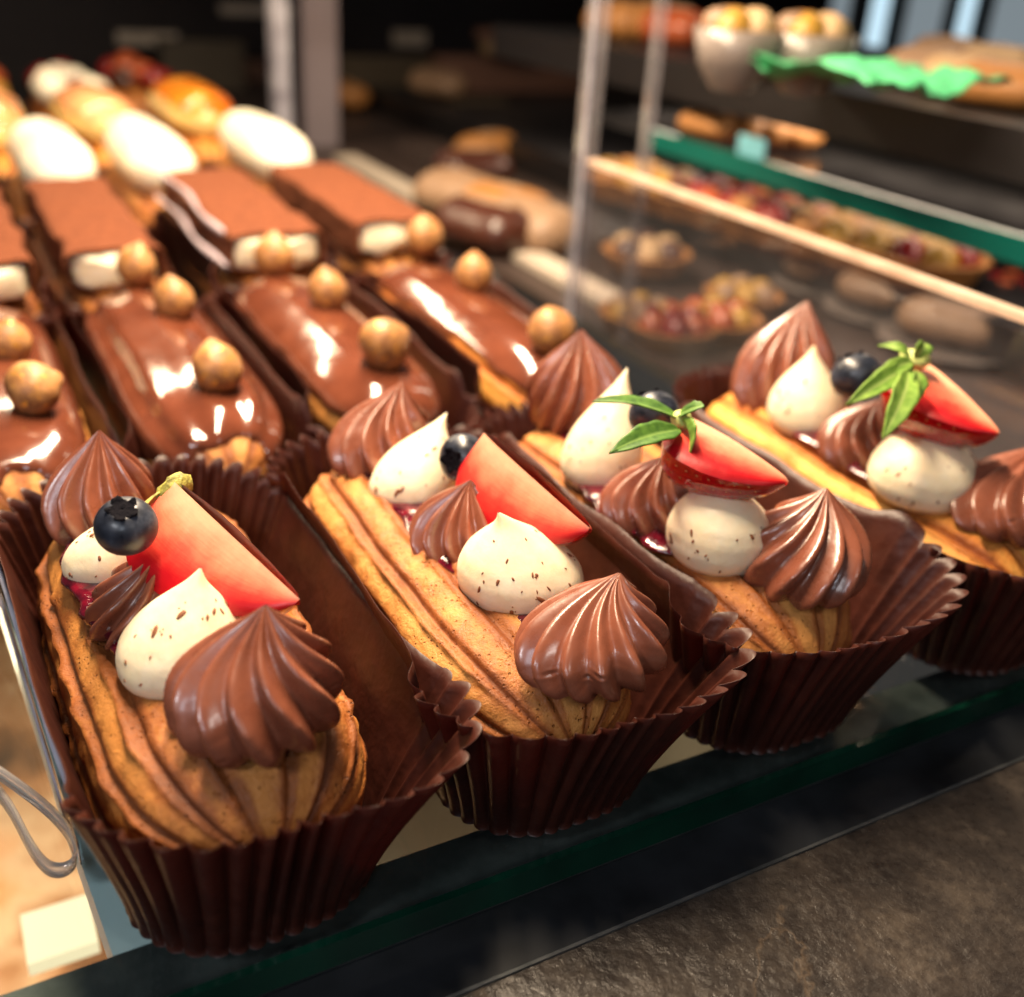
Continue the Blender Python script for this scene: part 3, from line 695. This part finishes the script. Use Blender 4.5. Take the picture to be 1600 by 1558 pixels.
s0, s1 = bp(1072, 652, 5.75), bp(1232, 752, 5.2)
t, a, b, n, L = strawberry('strawberry_wedge', s0, s1, vcam(s0) * .55 + np.array([.25, 0, .95]), 1.25, 1.5, 'leafy strawberry wedge above the round white dollop of the third front eclair', seed=31, down=(-.5, -1, -.4))
def L_(t0, px, z): return bp(*px, z - .55) - t0
leaf(t, L_(s0, (1060, 655), 6.4), L_(s0, (926, 628), 6.7), .29, (0, 0, .12), M['leaf'], seed=1)
leaf(t, L_(s0, (1062, 672), 6.3), L_(s0, (952, 708), 6.3), .27, (0, -.05, .12), M['leaf'], seed=2)
leaf(t, L_(s0, (1065, 655), 6.5), L_(s0, (1078, 712), 6.0), .27, (0, -.1, .12), M['leafpale'], seed=3, side=(1, -.2, .3))
leaf(t, L_(s0, (1060, 650), 6.5), L_(s0, (1100, 636), 6.9), .16, (0, -.1, .1), M['leaf'], seed=4)
Acc().blob(L_(s0, (1064, 656), 6.4), (.22, .22, .2), nu=9, nv=12, wob=.3, seed=2).obj('stalk', M['stalk'], t)
s0, s1 = bp(1440, 565, 5.95), bp(1562, 676, 5.3)
t, a, b, n, L = strawberry('strawberry_wedge', s0, s1, vcam(s0) + np.array([.55, .1, .75]), 1.45, 1.45, 'strawberry wedge with long drooping leaves on the rightmost front eclair', seed=41, down=(-.5, -1, -.6))
for i, (rp, tp, z0, z1, wd) in enumerate([((1425, 570), (1322, 632), 6.8, 6.3, .20), ((1420, 580), (1378, 686), 6.8, 5.8, .24), ((1432, 580), (1418, 640), 6.8, 6.1, .17),
                                          ((1420, 562), (1372, 540), 6.9, 7.1, .10), ((1430, 560), (1440, 536), 6.9, 7.2, .16), ((1425, 565), (1350, 600), 6.9, 6.5, .15)]):
    leaf(t, L_(s0, rp, z0), L_(s0, tp, z1), wd * 1.25, (0, -.12, .14), M['leafpale'], seed=10 + i, side=(.3, -.2, .8) if i in (1, 2) else None)
Acc().blob(L_(s0, (1430, 562), 6.75), (.34, .34, .22), nu=9, nv=12, wob=.35, seed=7).obj('stalk', M['stalk'], t)

blueberry(bp(197, 822, 5.2), .51, (-.1, -.35, 1.0), 'blueberry with its crown showing, on the leftmost front eclair', 1)
blueberry(bp(724, 716, 4.5), .52, (-1.0, -.55, .3), 'blueberry tucked behind the leafless strawberry wedge of the second front eclair', 2)
blueberry(bp(1022, 648, 5.4), .55, (0, .6, .6), 'blueberry half hidden by leaves on the third front eclair', 3)
blueberry(bp(1338, 588, 5.5), .60, (0, .6, .8), 'pale blue blueberry behind the leaves on the rightmost front eclair', 4)

# ------------------------------------------------------------------ second row: glazed eclairs with hazelnuts
GR = 'chocolate glazed eclairs with hazelnuts'; GC = 'brown paper cases of the glazed eclairs'
rowB = [
 dict(x=.75, y=29.6, L=13.0, W=3.7, seed=31, phm=1.12, ym=.93, lab='glazed eclair farthest left, cut by the picture edge, glaze ragged at its front', nuts=[((50, 607), 88, (.9, 0, .3), 'squat hazelnut at the front of the leftmost glazed eclair'), ((14, 536), 66, (.2, 0, 1), 'hazelnut cut by the left picture edge, on the leftmost glazed eclair')]),
 dict(x=5.45, y=29.9, L=13.2, W=3.8, seed=33, phm=1.38, ym=.93, lab='second glazed eclair from the left, its chocolate following the ridges, blue glints at the front', nuts=[((340, 576), 80, (0, .6, .8), 'round hazelnut near the front of the second glazed eclair'), ((272, 470), 66, (-.1, .1, 1), 'pointed hazelnut in the middle of the second glazed eclair'), ((212, 416), 62, (.3, .1, 1), 'hazelnut at the back end of the second glazed eclair')]),
 dict(x=10.25, y=30.3, L=13.0, W=3.7, seed=36, phm=1.12, ym=.95, lab='third glazed eclair from the left, broad white shine along its top', nuts=[((600, 539), 84, (.8, 0, .4), 'broad hazelnut near the front of the third glazed eclair'), ((512, 456), 66, (-.1, .1, 1), 'hazelnut in the middle of the third glazed eclair'), ((428, 401), 62, (.1, .2, 1), 'hazelnut at the back end of the third glazed eclair')]),
 dict(x=15.4, y=30.4, L=13.2, W=3.6, seed=39, phm=.92, ym=.96, lab='glazed eclair farthest right, pale golden side and long thin streaks of shine', nuts=[((862, 518), 74, (.2, .6, .5), 'wrinkled orange hazelnut at the front of the rightmost glazed eclair'), ((740, 430), 62, (.2, .5, .9), 'hazelnut in the middle of the rightmost glazed eclair'), ((664, 371), 58, (.1, .3, 1), 'hazelnut at the back end of the rightmost glazed eclair')]),
]
for k, e in enumerate(rowB):
    paper_case((e['x'], e['y'], 0), e['L'], 3.6, ['brown paper case of the leftmost glazed eclair', 'brown paper case of the second glazed eclair, a tall left wall', 'brown paper case of the third glazed eclair, dark frill at its front', 'brown paper case of the rightmost glazed eclair'][k], GC, e['seed'], flare=.35, flare_end=.7, h_side=3.2, h_end=2.4)
    t = empty('glazed_eclair', (e['x'], e['y'], .05), e['lab'], 'eclair', GR)
    add_body(t, e['L'], e['W'], 3.4, 12, e['seed'], M['choux_light' if k == 3 else 'choux'], amp=.06, fine=.9)
    add_glaze(t, e['L'], e['W'], 3.4, 12 if k == 1 else 7, e['seed'], M['glaze'], phmax=e['phm'], ymax=e['ym'], amp=.055 if k == 1 else .018)
    for (px, wpx, d, lb) in e['nuts']:
        R = R_at(px, wpx, 4.0) * .98
        hazelnut(bp(*px, 3.42 + R * .85), R, d, lb, int(px[0]) + 5, long=1.0 if 'squat' in lb or 'broad' in lb else 1.15)

# ------------------------------------------------------------------ third row: cocoa dusted slabs
def cocoa_slab(t, L, W, H, z, seed, fine=1):
    ny, nx = 80, 60
    ph = np.linspace(0, 2 * math.pi, nx, endpoint=False); yy = np.linspace(-1, 1, ny)
    Y, Ph = np.meshgrid(yy, ph, indexing='ij')
    e = np.clip(1 - np.abs(Y) ** 26, 0, 1) ** .5
    c, s = np.cos(Ph), np.sin(Ph); ex = .32
    X = np.sign(c) * np.abs(c) ** ex * W / 2 * e; Z = np.sign(s) * np.abs(s) ** ex * H / 2 * (.2 + .8 * e)
    P = np.stack([X, Y * L / 2, Z + z + H / 2], -1)
    P += .10 * noise3(P, .9, seed)[..., None] * np.array([1, 1.4, .5]); P += .035 * noise3(P, 4, seed + 1)[..., None]
    P[..., 1] += .22 * noise3(P * np.array([1, 0, 1]), 1.7, seed + 6) * (Y < -.93)
    P[..., 2] -= .25 * np.clip(noise3(P * np.array([1, 0, 0]), 2.2, seed + 8), 0, 1) * (Z < 0)
    o = mesh_obj('cream_slab', P, grid_faces(ny, nx, cv=True), M['slabcream'], t)
    # cocoa crust: a cap over the top
    nx2, ny2 = 60, 80
    a = np.linspace(-1, 1, nx2); b = np.linspace(-1, 1, ny2); B, A = np.meshgrid(b, a, indexing='ij')
    q = np.abs(A); X = (1 + .04 * np.sin(B * 9 + seed)) * np.sign(A) * np.where(q < .62, q / .62, 1.0) * (W / 2 + .06); Y = B * (L / 2 - .02) + .05 + .16 * noise3(np.stack([A * 3, 0 * A, 0 * A + seed], -1), 1.2, seed) * (B < -.9)
    Zt = z + H * (1.05 - .10 * np.clip(q / .62, 0, 1) ** 8) - np.clip((q - .62) / .38, 0, 1) * H * .92
    P = np.stack([X, Y, Zt], -1); P += .10 * noise3(np.stack([X, Y, Zt], -1), .9, seed)[..., None] * np.array([1, 1.4, .5]); P[..., 2] += .04 * noise3(P, 3.5, seed + 3)
    mesh_obj('cocoa_crust', P, grid_faces(ny2, nx2)[:, ::-1], M['cocoa'], t, solid=.06)
    return o
TR = 'eclairs topped with cocoa dusted cream'; TCs = 'brown paper cases of the cocoa dusted eclairs'
for k, (x, y, W, lb, cl) in enumerate([(.9, 41.5, 3.0, 'cocoa dusted eclair cut by the left picture edge', 'brown paper case of the cocoa dusted eclair at the left picture edge'),
                                   (5.1, 42.3, 2.9, 'leftmost whole cocoa dusted eclair, ragged white cream at its front', 'brown paper case of the leftmost whole cocoa dusted eclair'),
                                   (10.9, 43.0, 3.3, 'middle cocoa dusted eclair with grey syrup running down its left side', 'brown paper case of the middle cocoa dusted eclair'),
                                   (15.9, 43.8, 3.3, 'cocoa dusted eclair farthest right, next to the dark background', 'brown paper case of the cocoa dusted eclair farthest right')]):
    L = 12.6
    paper_case((x, y, 0), L, 3.6, cl, TCs, 60 + k, flare=.35, flare_end=.6, h_side=3.2, h_end=2.6)
    t = empty('cocoa_eclair', (x, y, .05), lb, 'eclair', TR)
    add_body(t, L, 3.7, 3.2, 12, 70 + k, M['choux_cocoa' if k < 2 else 'choux'], fine=.7)
    cocoa_slab(t, 11.6, W, 1.25, 3.0, 80 + k)
    if k == 2:
        for (q, dx, dz) in ((0, 0, 0), (1, -.35, -.9)):
            yy = np.linspace(5.2, -5.6, 40)
            path = np.stack([-W / 2 - .02 + dx + .12 * np.sin(yy * .8) + 0 * yy, yy, 4.25 + dz - .015 * (5 - yy)], -1)
            v, f = tube(path, .12 + .04 * np.sin(yy * 1.3), 8); mesh_obj('syrup_line', v, f, M['syrup'], t)

# ------------------------------------------------------------------ fourth row: white domes; behind: burnt sugar and fruit
def long_dome(t, L, W, H, z, seed, mat, name='white_topping'):
    ny, nx = 60, 48
    tt = np.linspace(0, math.pi, ny); ph = np.linspace(0, 2 * math.pi, nx, endpoint=False)
    T, Ph = np.meshgrid(tt, ph, indexing='ij'); c = -np.cos(T); s = np.clip(1 - np.abs(c) ** 4.5, 0, 1) ** .5
    P = np.stack([np.cos(Ph) * W / 2 * s, c * L / 2, z + H * .42 + np.sin(Ph) * H * .55 * s], -1)
    P *= (1 + .035 * noise3(P, .5, seed))[..., None]
    return mesh_obj(name, P, grid_faces(ny, nx, cv=True), mat, t)
WR = 'eclairs under a smooth white topping'; WC = 'brown paper cases of the white topped eclairs'
for k, (x, y, lb, cl) in enumerate([(5.2, 53.6, 'leftmost white topped eclair', 'brown paper case of the leftmost white topped eclair'), (9.6, 54.0, 'middle white topped eclair, between two cocoa dusted ones', 'brown paper case of the middle white topped eclair'),
                                (15.6, 55.2, 'white topped eclair farthest right, against the dark background', 'brown paper case of the white topped eclair farthest right')]):
    paper_case((x, y, 0), 11.5, 3.7, cl, WC, 90 + k, flare=.35, flare_end=.6, h_side=3.0, h_end=2.4)
    t = empty('white_eclair', (x, y, .05), lb, 'eclair', WR)
    add_body(t, 11.3, 3.8, 3.2, 12, 95 + k, M['choux'], fine=.6)
    long_dome(t, 9.6, 3.2, 2.6, 3.0, 100 + k, M['dome'])
BR = 'eclairs under burnt sugar custard'
for k, (x, y, lb) in enumerate([(3.2, 66, 'burnt sugar eclair cut by the left picture edge'), (9.2, 67.5, 'middle burnt sugar eclair, pale custard with pinkish gloss'), (15.2, 69.5, 'burnt sugar eclair farthest right, deep orange scorched top')]):
    t = empty('burnt_sugar_eclair', (x, y, .05), lb, 'eclair', BR)
    add_body(t, 10.5, 4.0, 3.0, 12, 110 + k, M['choux_light'], fine=.6)
    long_dome(t, 9.4, 4.2, 2.6, 2.8, 120 + k, M['custard'], 'custard')
    tt = np.linspace(.25, math.pi - .25, 40); ph = np.linspace(.5, math.pi - .5, 24); T, Ph = np.meshgrid(tt, ph, indexing='ij')
    c = -np.cos(T); sx = np.clip(1 - np.abs(c) ** 4.5, 0, 1) ** .5
    P = np.stack([np.cos(Ph) * 2.1 * sx, c * 4.7, 2.8 + 2.6 * .42 + np.sin(Ph) * 2.6 * .55 * sx + .05], -1); P *= (1 + .035 * noise3(P, .5, 120 + k))[..., None]
    mesh_obj('burnt_sugar_crust', P, grid_faces(40, 24), M['burnt' if k == 2 else 'pinkgloss'], t, solid=.12)
FRr = 'fruit topped pastries at the back'
for k, (x, y, lb, cols) in enumerate([(4.0, 84, 'fruit topped pastry with yellow green pieces at the top left corner', ('yellow', 'greenpaper', 'orange')), (9.6, 82, 'pastry with a white cream top and a pink berry, behind the burnt sugar eclairs', ('dome', 'dome', 'red')),
                                  (15.0, 88, 'dark red fruit pastry farthest back', ('red', 'orange', 'choc'))]):
    t = empty('fruit_pastry', (x, y, .05), lb, 'pastry', FRr)
    add_body(t, 10.5, 4.6, 3.2, 12, 130 + k, M['choux_cocoa'], fine=.5)
    r = rng(140 + k)
    for q in range(9):
        c = (r.uniform(-1.3, 1.3), -4.2 + q * 1.05, 3.3 + r.uniform(.2, .9))
        Acc().blob(c, (1.1, 1.0, .95), nu=10, nv=12, wob=.2, seed=q + k * 9).obj('fruit_piece', M[cols[q % 3]], t)

# ------------------------------------------------------------------ clear holder and the lower level at the left
ah = empty('acrylic_holder', bp(60, 1300, .3), 'clear acrylic price holder with a bent loop at its foot, left of the front eclair', 'acrylic holder')
h0 = bp(60, 1300, .3)
pa = [bp(-60, 820, 2.2), bp(-5, 900, 2.0), bp(30, 1010, 1.8), bp(62, 1120, 1.5), bp(96, 1230, 1.2), bp(118, 1290, .9)]
pp = np.array([np.interp(np.linspace(0, 1, 40), np.linspace(0, 1, 6), np.array(pa)[:, i]) for i in range(3)]).T - h0
def ribbon(path, side, wd, name, mat, parent, th=.06):
    side = np.asarray(side, float); side /= np.linalg.norm(side)
    P = np.stack([path - side * wd / 2, path + side * wd / 2], 1)
    return mesh_obj(name, P, grid_faces(len(path), 2), mat, parent, solid=th)
ribbon(pp, (0, .1, 1), 1.6, 'upright_plate', M['acrylic'], ah)
v, f = tube(pp + np.array([0, 0, .8]), .05, 8); mesh_obj('plate_rim', v, f, M['bright'], ah)
v, f = tube(pp + np.array([0, 0, -.8]), .04, 8); mesh_obj('plate_rim', v, f, M['bright'], ah)
lp = np.array([bp(-20, 1215, .6), bp(18, 1262, .5), bp(45, 1320, .4), bp(72, 1358, .3), bp(100, 1362, .3), bp(122, 1345, .4), bp(112, 1305, .5), bp(82, 1270, .6), bp(45, 1240, .8), bp(0, 1208, .9), bp(-30, 1190, 1.)])
tq = np.linspace(0, 1, 60); lp = np.array([prof(tq, list(zip(np.linspace(0, 1, 11), lp[:, i]))) for i in range(3)]).T - h0
m = Mat('clear_plastic_ribbon', lin(226, 226, 230), .08, .6); m.b.inputs['Transmission Weight'].default_value = .75; m.b.inputs['Alpha'].default_value = .8
ribbon(lp, (.25, .5, 1), .24, 'loop_ribbon', m.m, ah, .05)

M['lampglow'] = emit('lamp_glow', (1, .80, .50, 1), 1.1)
q = bp(92, 1450, -8); o = slab('spot_lamp', (q[0] - .8, q[1] - .8, -8.4), (q[0] + .8, q[1] + .8, -8), M['lampglow']); tag(o, 'small square glowing lamp below the shelf at bottom left', 'lamp')  # glowing block stands in for the reflection of a lamp
o = slab('lower_board', (-30, 12.7, -15.9), (1.2, 70, -15.2), M['clad']); tag(o, 'warm gold brown board on the lower level at left', 'board')

# ------------------------------------------------------------------ neighbouring case at the right
tag(slab('side_case_floor', (24.6, 11.03, -.9), (111, 149, -.45), M['darkwall']), kind='structure')
st = empty('case_shelf', (36, 26, 5.5), 'glass shelf with teal edge in the neighbouring case', 'shelf')
slab('pane', (.03, -20, -.45), (22, 32, -.12), M['sheet'], st); slab('teal_edge', (-.3, -20, -.95), (.02, 24, .06), M['teal'], st)
st = empty('case_shelf', (36, 26, 9.2), 'thick black shelf across the top right of the picture', 'shelf')
slab('shelf_board', (0, -20, -1.9), (26, 44, 0), M['black'], st)
o = slab('back_panel', (60, -5, -.4), (60.6, 100, 9), M['black']); tag(o, 'black back panel of the neighbouring case', 'panel')
def tart(loc, R, label, mats, seed, group='tarts in the neighbouring case', cat='tart'):
    t = empty('tart', loc, label, cat, group); r = rng(seed)
    ph = np.linspace(0, 2 * math.pi, 40, endpoint=False); pr = [(.80, 0), (1.0, .55), (1.04, .62), (.95, .62), (.86, .42), (0.01, .42)]
    P = np.array([[(a_ * R * math.cos(p) * (1 + .02 * math.cos(14 * p)), a_ * R * math.sin(p) * (1 + .02 * math.cos(14 * p)), z_ * R * .7) for p in ph] for a_, z_ in pr])
    mesh_obj('pastry_shell', P, grid_faces(6, 40, cv=True), M['crust'], t)
    for q in range(7):
        an = q * 6.283 / 6; rr = 0 if q == 6 else R * .55
        Acc().blob((rr * math.cos(an), rr * math.sin(an), R * .42), (R * .33,) * 3, nu=8, nv=10, wob=.15, seed=q).obj('fruit_piece', M[mats[q % len(mats)]], t)
def loaf(loc, L, W, H, label, mat, seed, rot=0.0, group='baked rolls in the neighbouring case'):
    t = empty('bread_roll', loc, label, 'pastry', group, rot)
    long_dome(t, L, W, H, 0, seed, M[mat], 'crumb')
    Acc().blob((0, 0, H * .9), (W * .12, L * .35, H * .12), nu=8, nv=10, wob=.3, seed=seed).obj('icing_stripe', M['beige'], t)
def plate(loc, R, label):
    t = empty('plate', loc, label, 'plate', 'plates in the neighbouring case')
    ph = np.linspace(0, 2 * math.pi, 48, endpoint=False); pr = [(.5, 0), (.72, .06), (1.0, .20), (1.0, .24), (.70, .11), (.01, .08)]
    P = np.array([[(a_ * R * math.cos(p), a_ * R * math.sin(p), z_ * R * .6) for p in ph] for a_, z_ in pr])
    mesh_obj('dish', P, grid_faces(6, 48, cv=True), M['porcelain'], t)
r = rng(5)
# floor of that case, from the front to the back: tarts, plates, rolls
for i, (px, R, mt, lb) in enumerate([((1050, 520), 1.9, ('red', 'orange'), 'orange red tart directly left of the tallest chocolate peak'), ((1120, 508), 1.9, ('orange', 'yellow'), 'orange and yellow tart just behind the tallest chocolate peak'),
                                    ((1000, 500), 1.8, ('beige', 'yellow'), 'pale tart beside the slim dull post'), ((1160, 470), 1.8, ('yellow', 'beige'), 'yellow tart below the tan divider edge')]):
    tart((*bp(*px, 0)[:2], -.4), R, lb, mt, i)
for i, (px, R, lb) in enumerate([((1290, 440), 2.6, 'pale plate below the tan divider edge'), ((1480, 530), 3.0, 'pale plate at the right, under the tan divider edge'), ((1380, 480), 2.8, 'pale plate between the two other plates')]):
    p = bp(*px, 0); plate((p[0], p[1], -.44), R, lb)
    loaf((p[0], p[1], .1), 4.6, 2.6, 1.6, 'iced roll on the ' + ['plate nearest the post', 'rightmost plate', 'middle plate'][i], 'beige', 200 + i, .5)
for i, (px, mt, lb) in enumerate([((1590, 470), ('red', 'orange'), 'red topped tart at the right picture edge'), ((1010, 405), ('bread', 'choc'), 'pale biscuit tart right of the slim post')]):
    tart((*bp(*px, .5)[:2], 0), 2.2, lb, mt, 20 + i)
for i, (px, mt, lb) in enumerate([((720, 300), 'beige', 'long beige roll behind the cocoa dusted eclairs'), ((790, 320), 'crust', 'golden roll left of the bright corner post'), ((830, 345), 'beige', 'pale roll just left of the bright corner post'), ((760, 345), 'choc', 'dark roll in front of the golden one')]):
    p = bp(*px, 1.0); loaf((p[0], p[1], -.4), 6.0, 4.2, 2.6, lb, mt, 210 + i, .3)
# under the teal shelf: a bright band of red and yellow pastries
for i in range(10):
    f = i / 9; px = (985 + 470 * f, 268 + 118 * f); p = bp(*px, 3.0)
    mt = [('yellow', 'crust'), ('yellow', 'bread'), ('red', 'choc'), ('red', 'orange'), ('red', 'crust'), ('choc', 'red'), ('yellow', 'crust'), ('crust', 'yellow'), ('bread', 'yellow'), ('yellow', 'red')][i]
    tart((p[0], p[1], 1.6), 2.6, ['yellow tart nearest the slim post, under the teal edge', 'yellow and cream tart second from the slim post', 'first dark red tart under the teal edge', 'red and orange tart under the price card', 'red tart with golden crust pieces', 'chocolate and red tart under the teal edge',
          'yellow tart right of the chocolate and red one', 'golden crust tart above the tan divider edge', 'pale cream and yellow tart near the right', 'yellow and red tart nearest the right picture edge, under the teal edge'][i], mt, 40 + i, 'tarts in a row under the teal shelf')
o = slab('riser', (38, 20, -.44), (59, 110, 1.5), M['black']); tag(o, 'low black riser under the row of red and yellow tarts', 'riser')
for i, px in enumerate([(1075, 182), (1120, 186), (1165, 190), (1205, 194)]):
    p = bp(*px, 6.6); loaf((p[0] + 1.5, p[1], 5.6), 3.6, 2.4, 1.3, ['leftmost', 'second', 'third', 'rightmost'][i] + ' small orange brown roll on the teal shelf', 'crust', 230 + i, .2, 'rolls on the teal shelf')
p = bp(1172, 247, 5.9); o = Acc().box((-.05, -1.0, -.6), (.05, 1.0, .6)).obj('price_card', M['cyan'], smooth=False, loc=(35.9, p[1] * 35.9 / p[0], 5.9)); tag(o, 'small blank pale blue card on the teal shelf edge', 'price card')
# top shelf
def cup(px, R, lb, k):
    p = bp(*px, 10.6); t = empty('dessert_bowl', (p[0], p[1], 9.2), lb, 'bowl', 'bowls on the black shelf')
    ph = np.linspace(0, 2 * math.pi, 40, endpoint=False); pr = [(.45, 0), (.8, .5), (1.0, 1.25), (.94, 1.25), (.7, .6), (.01, .5)]
    P = np.array([[(a_ * R * math.cos(q), a_ * R * math.sin(q), z_ * R) for q in ph] for a_, z_ in pr]); mesh_obj('bowl_wall', P, grid_faces(6, 40, cv=True), M['porcelain'], t)
    for q in range(5):
        Acc().blob((R * .45 * math.cos(q * 1.256), R * .45 * math.sin(q * 1.256), R * 1.25), (R * .42,) * 3, nu=8, nv=10, wob=.2, seed=q).obj('filling', M[['bread', 'crust', 'beige', 'yellow', 'bread'][q]], t)
cup((1150, 85), 1.9, 'left pale bowl with golden filling on the black shelf', 0); cup((1262, 92), 1.9, 'right pale bowl with golden filling, beside the green tissue', 1)
for i, px in enumerate([(965, 28), (1010, 32), (1055, 38), (1210, 78)]):
    p = bp(*px, 10.4); loaf((p[0], p[1], 9.25), 4.5, 3.2, 2.2, ['first golden loaf on the black shelf, beside the bright post', 'second golden loaf on the black shelf', 'third golden loaf, left of the pale bowls', 'brown loaf between the pale bowls'][i], ['crust', 'crust', 'orange', 'choc'][i], 240 + i, .2, 'loaves on the black shelf')
def tissue(px, LX, LY, lb, seed):
    p = bp(*px, 9.6); nx, ny = 30, 40
    X, Y = np.meshgrid(np.linspace(-LX / 2, LX / 2, nx), np.linspace(-LY / 2, LY / 2, ny), indexing='ij')
    Z = .9 + .8 * noise3(np.stack([X, Y, 0 * X], -1), .7, seed)
    o = mesh_obj('green_tissue', np.stack([X, Y, Z], -1), grid_faces(nx, ny), M['greenpaper'], None, loc=(p[0], p[1], 9.6), solid=.03); tag(o, lb, 'tissue paper')
tissue((1325, 146), 6.5, 10, 'large sheet of crumpled green tissue paper on the black shelf', 3); tissue((1200, 128), 4, 4, 'small piece of green tissue paper under the pale bowls', 6)
for i, px in enumerate([(1450, 105), (1510, 118), (1570, 130), (1480, 82), (1560, 98)]):
    p = bp(*px, 10.2); loaf((p[0], p[1], 9.25), 4.0, 3.0, 1.8, ['near left', 'near middle', 'near right', 'far left', 'far right'][i] + ' iced bun on the black shelf at the top right corner', ['beige', 'bread', 'crust', 'beige', 'bread'][i], 250 + i, .4, 'iced buns at the top right')
for i, (x, y, z, mt, lb) in enumerate([(36, 99, 0, 'crust', 'dim golden roll in the dark background, nearest the broad grey upright'), (42, 92, 1.8, 'beige', 'dim beige roll in the dark background'),
                                  (50, 94, 5.0, 'bread', 'dim pale roll on the brown ledge'), (33, 66, -.3, 'choc', 'dark roll low in the background, right of the cocoa dusted eclairs'), (37, 72, -.3, 'crust', 'dim brown roll low in the dark background')]):
    loaf((x, y, z), 5.5, 3.6, 2.2, lb, mt, 260 + i, .5 * i, 'dim rolls in the dark background')
# windows beyond
M['daylight'] = emit('daylight_pane', (.62, .86, 1, 1), 1.0); M['daydim'] = emit('daylight_pane_dim', (.5, .6, .66, 1), .38)
wn = empty('shop_window', (95, 60, 0), 'shop window at the top right with bright blue white panes', 'window')
def yat(px, py, X):
    d = Rw.T @ np.array([px - 800, py - 779, FPX]); t = (X - CAM[0]) / d[0]; return (CAM + t * d)
for (pa_, pb_, mt) in (((1345, 100), (1392, -30), 'daylight'), ((1482, 95), (1528, -30), 'daylight'), ((1394, 130), (1480, -30), 'daydim'), ((1530, 110), (1640, -30), 'daydim'), ((1290, 60), (1330, -30), 'daydim')):
    q0, q1 = yat(*pa_, 95), yat(*pb_, 95)
    slab('window_pane', (0, min(q0[1], q1[1]) - 60, q0[2]), (.5, max(q0[1], q1[1]) - 60, q1[2] + 10), M[mt], wn)
slab('window_frame', (.6, -60, -20), (1.4, 75, 40), M['black'], wn)
# brown ledge and dim boards behind, left of the bright post
o = slab('brown_ledge', (44, 96, .6), (62, 98, 4.6), M['brownboard']); tag(o, 'brown ledge in the dim background left of the bright post', 'ledge')
for i, (x, y, z, sx, sy, sz, mt, lb) in enumerate([
    (33, 100, -.4, 16, 1.0, 4.5, 'olive', 'long dull olive board across the dim background, right of the broad grey upright'),
    (42, 88, -.4, 5.0, 3.0, 2.2, 'olive', 'dim olive box low in the dark background'), (46, 92, 6.5, 7.0, 1.0, .8, 'brownboard', 'thin brown ledge high in the dark background'),
    (31, 70, -.4, 3.5, 5.0, 1.3, 'darkwall', 'low dark brown tray behind the cocoa dusted eclairs'), (22, 112, -.4, 8, 2, 4.5, 'olive', 'dull olive box behind the burnt sugar eclairs'),
    (30, 120, 6, 10, 1, 1.0, 'card', 'pale thin shelf edge high in the dark background')]):
    o = slab('dim_box', (x, y, z), (x + sx, y + sy, z + sz), M[mt]); tag(o, lb, 'box')
for i, (px, wd, hh) in enumerate([((400, 125), 3.4, 4), ((640, 60), 2.0, 1.6), ((230, 60), 3, 1.2)]):
    p = bp(*px, 2.0); sc_ = 120 / p[1]; q = CAM + (p - CAM) * sc_
    o = Acc().box((-wd, -.3, -hh / 2), (wd, .3, hh / 2)).obj('dim_board', M['card'] if i else M['brownboard'], smooth=False, loc=q); tag(o, ['dull brown board behind the burnt sugar eclair', 'small pinkish card in the dim background', 'pale board in the dark top left background'][i], 'board')
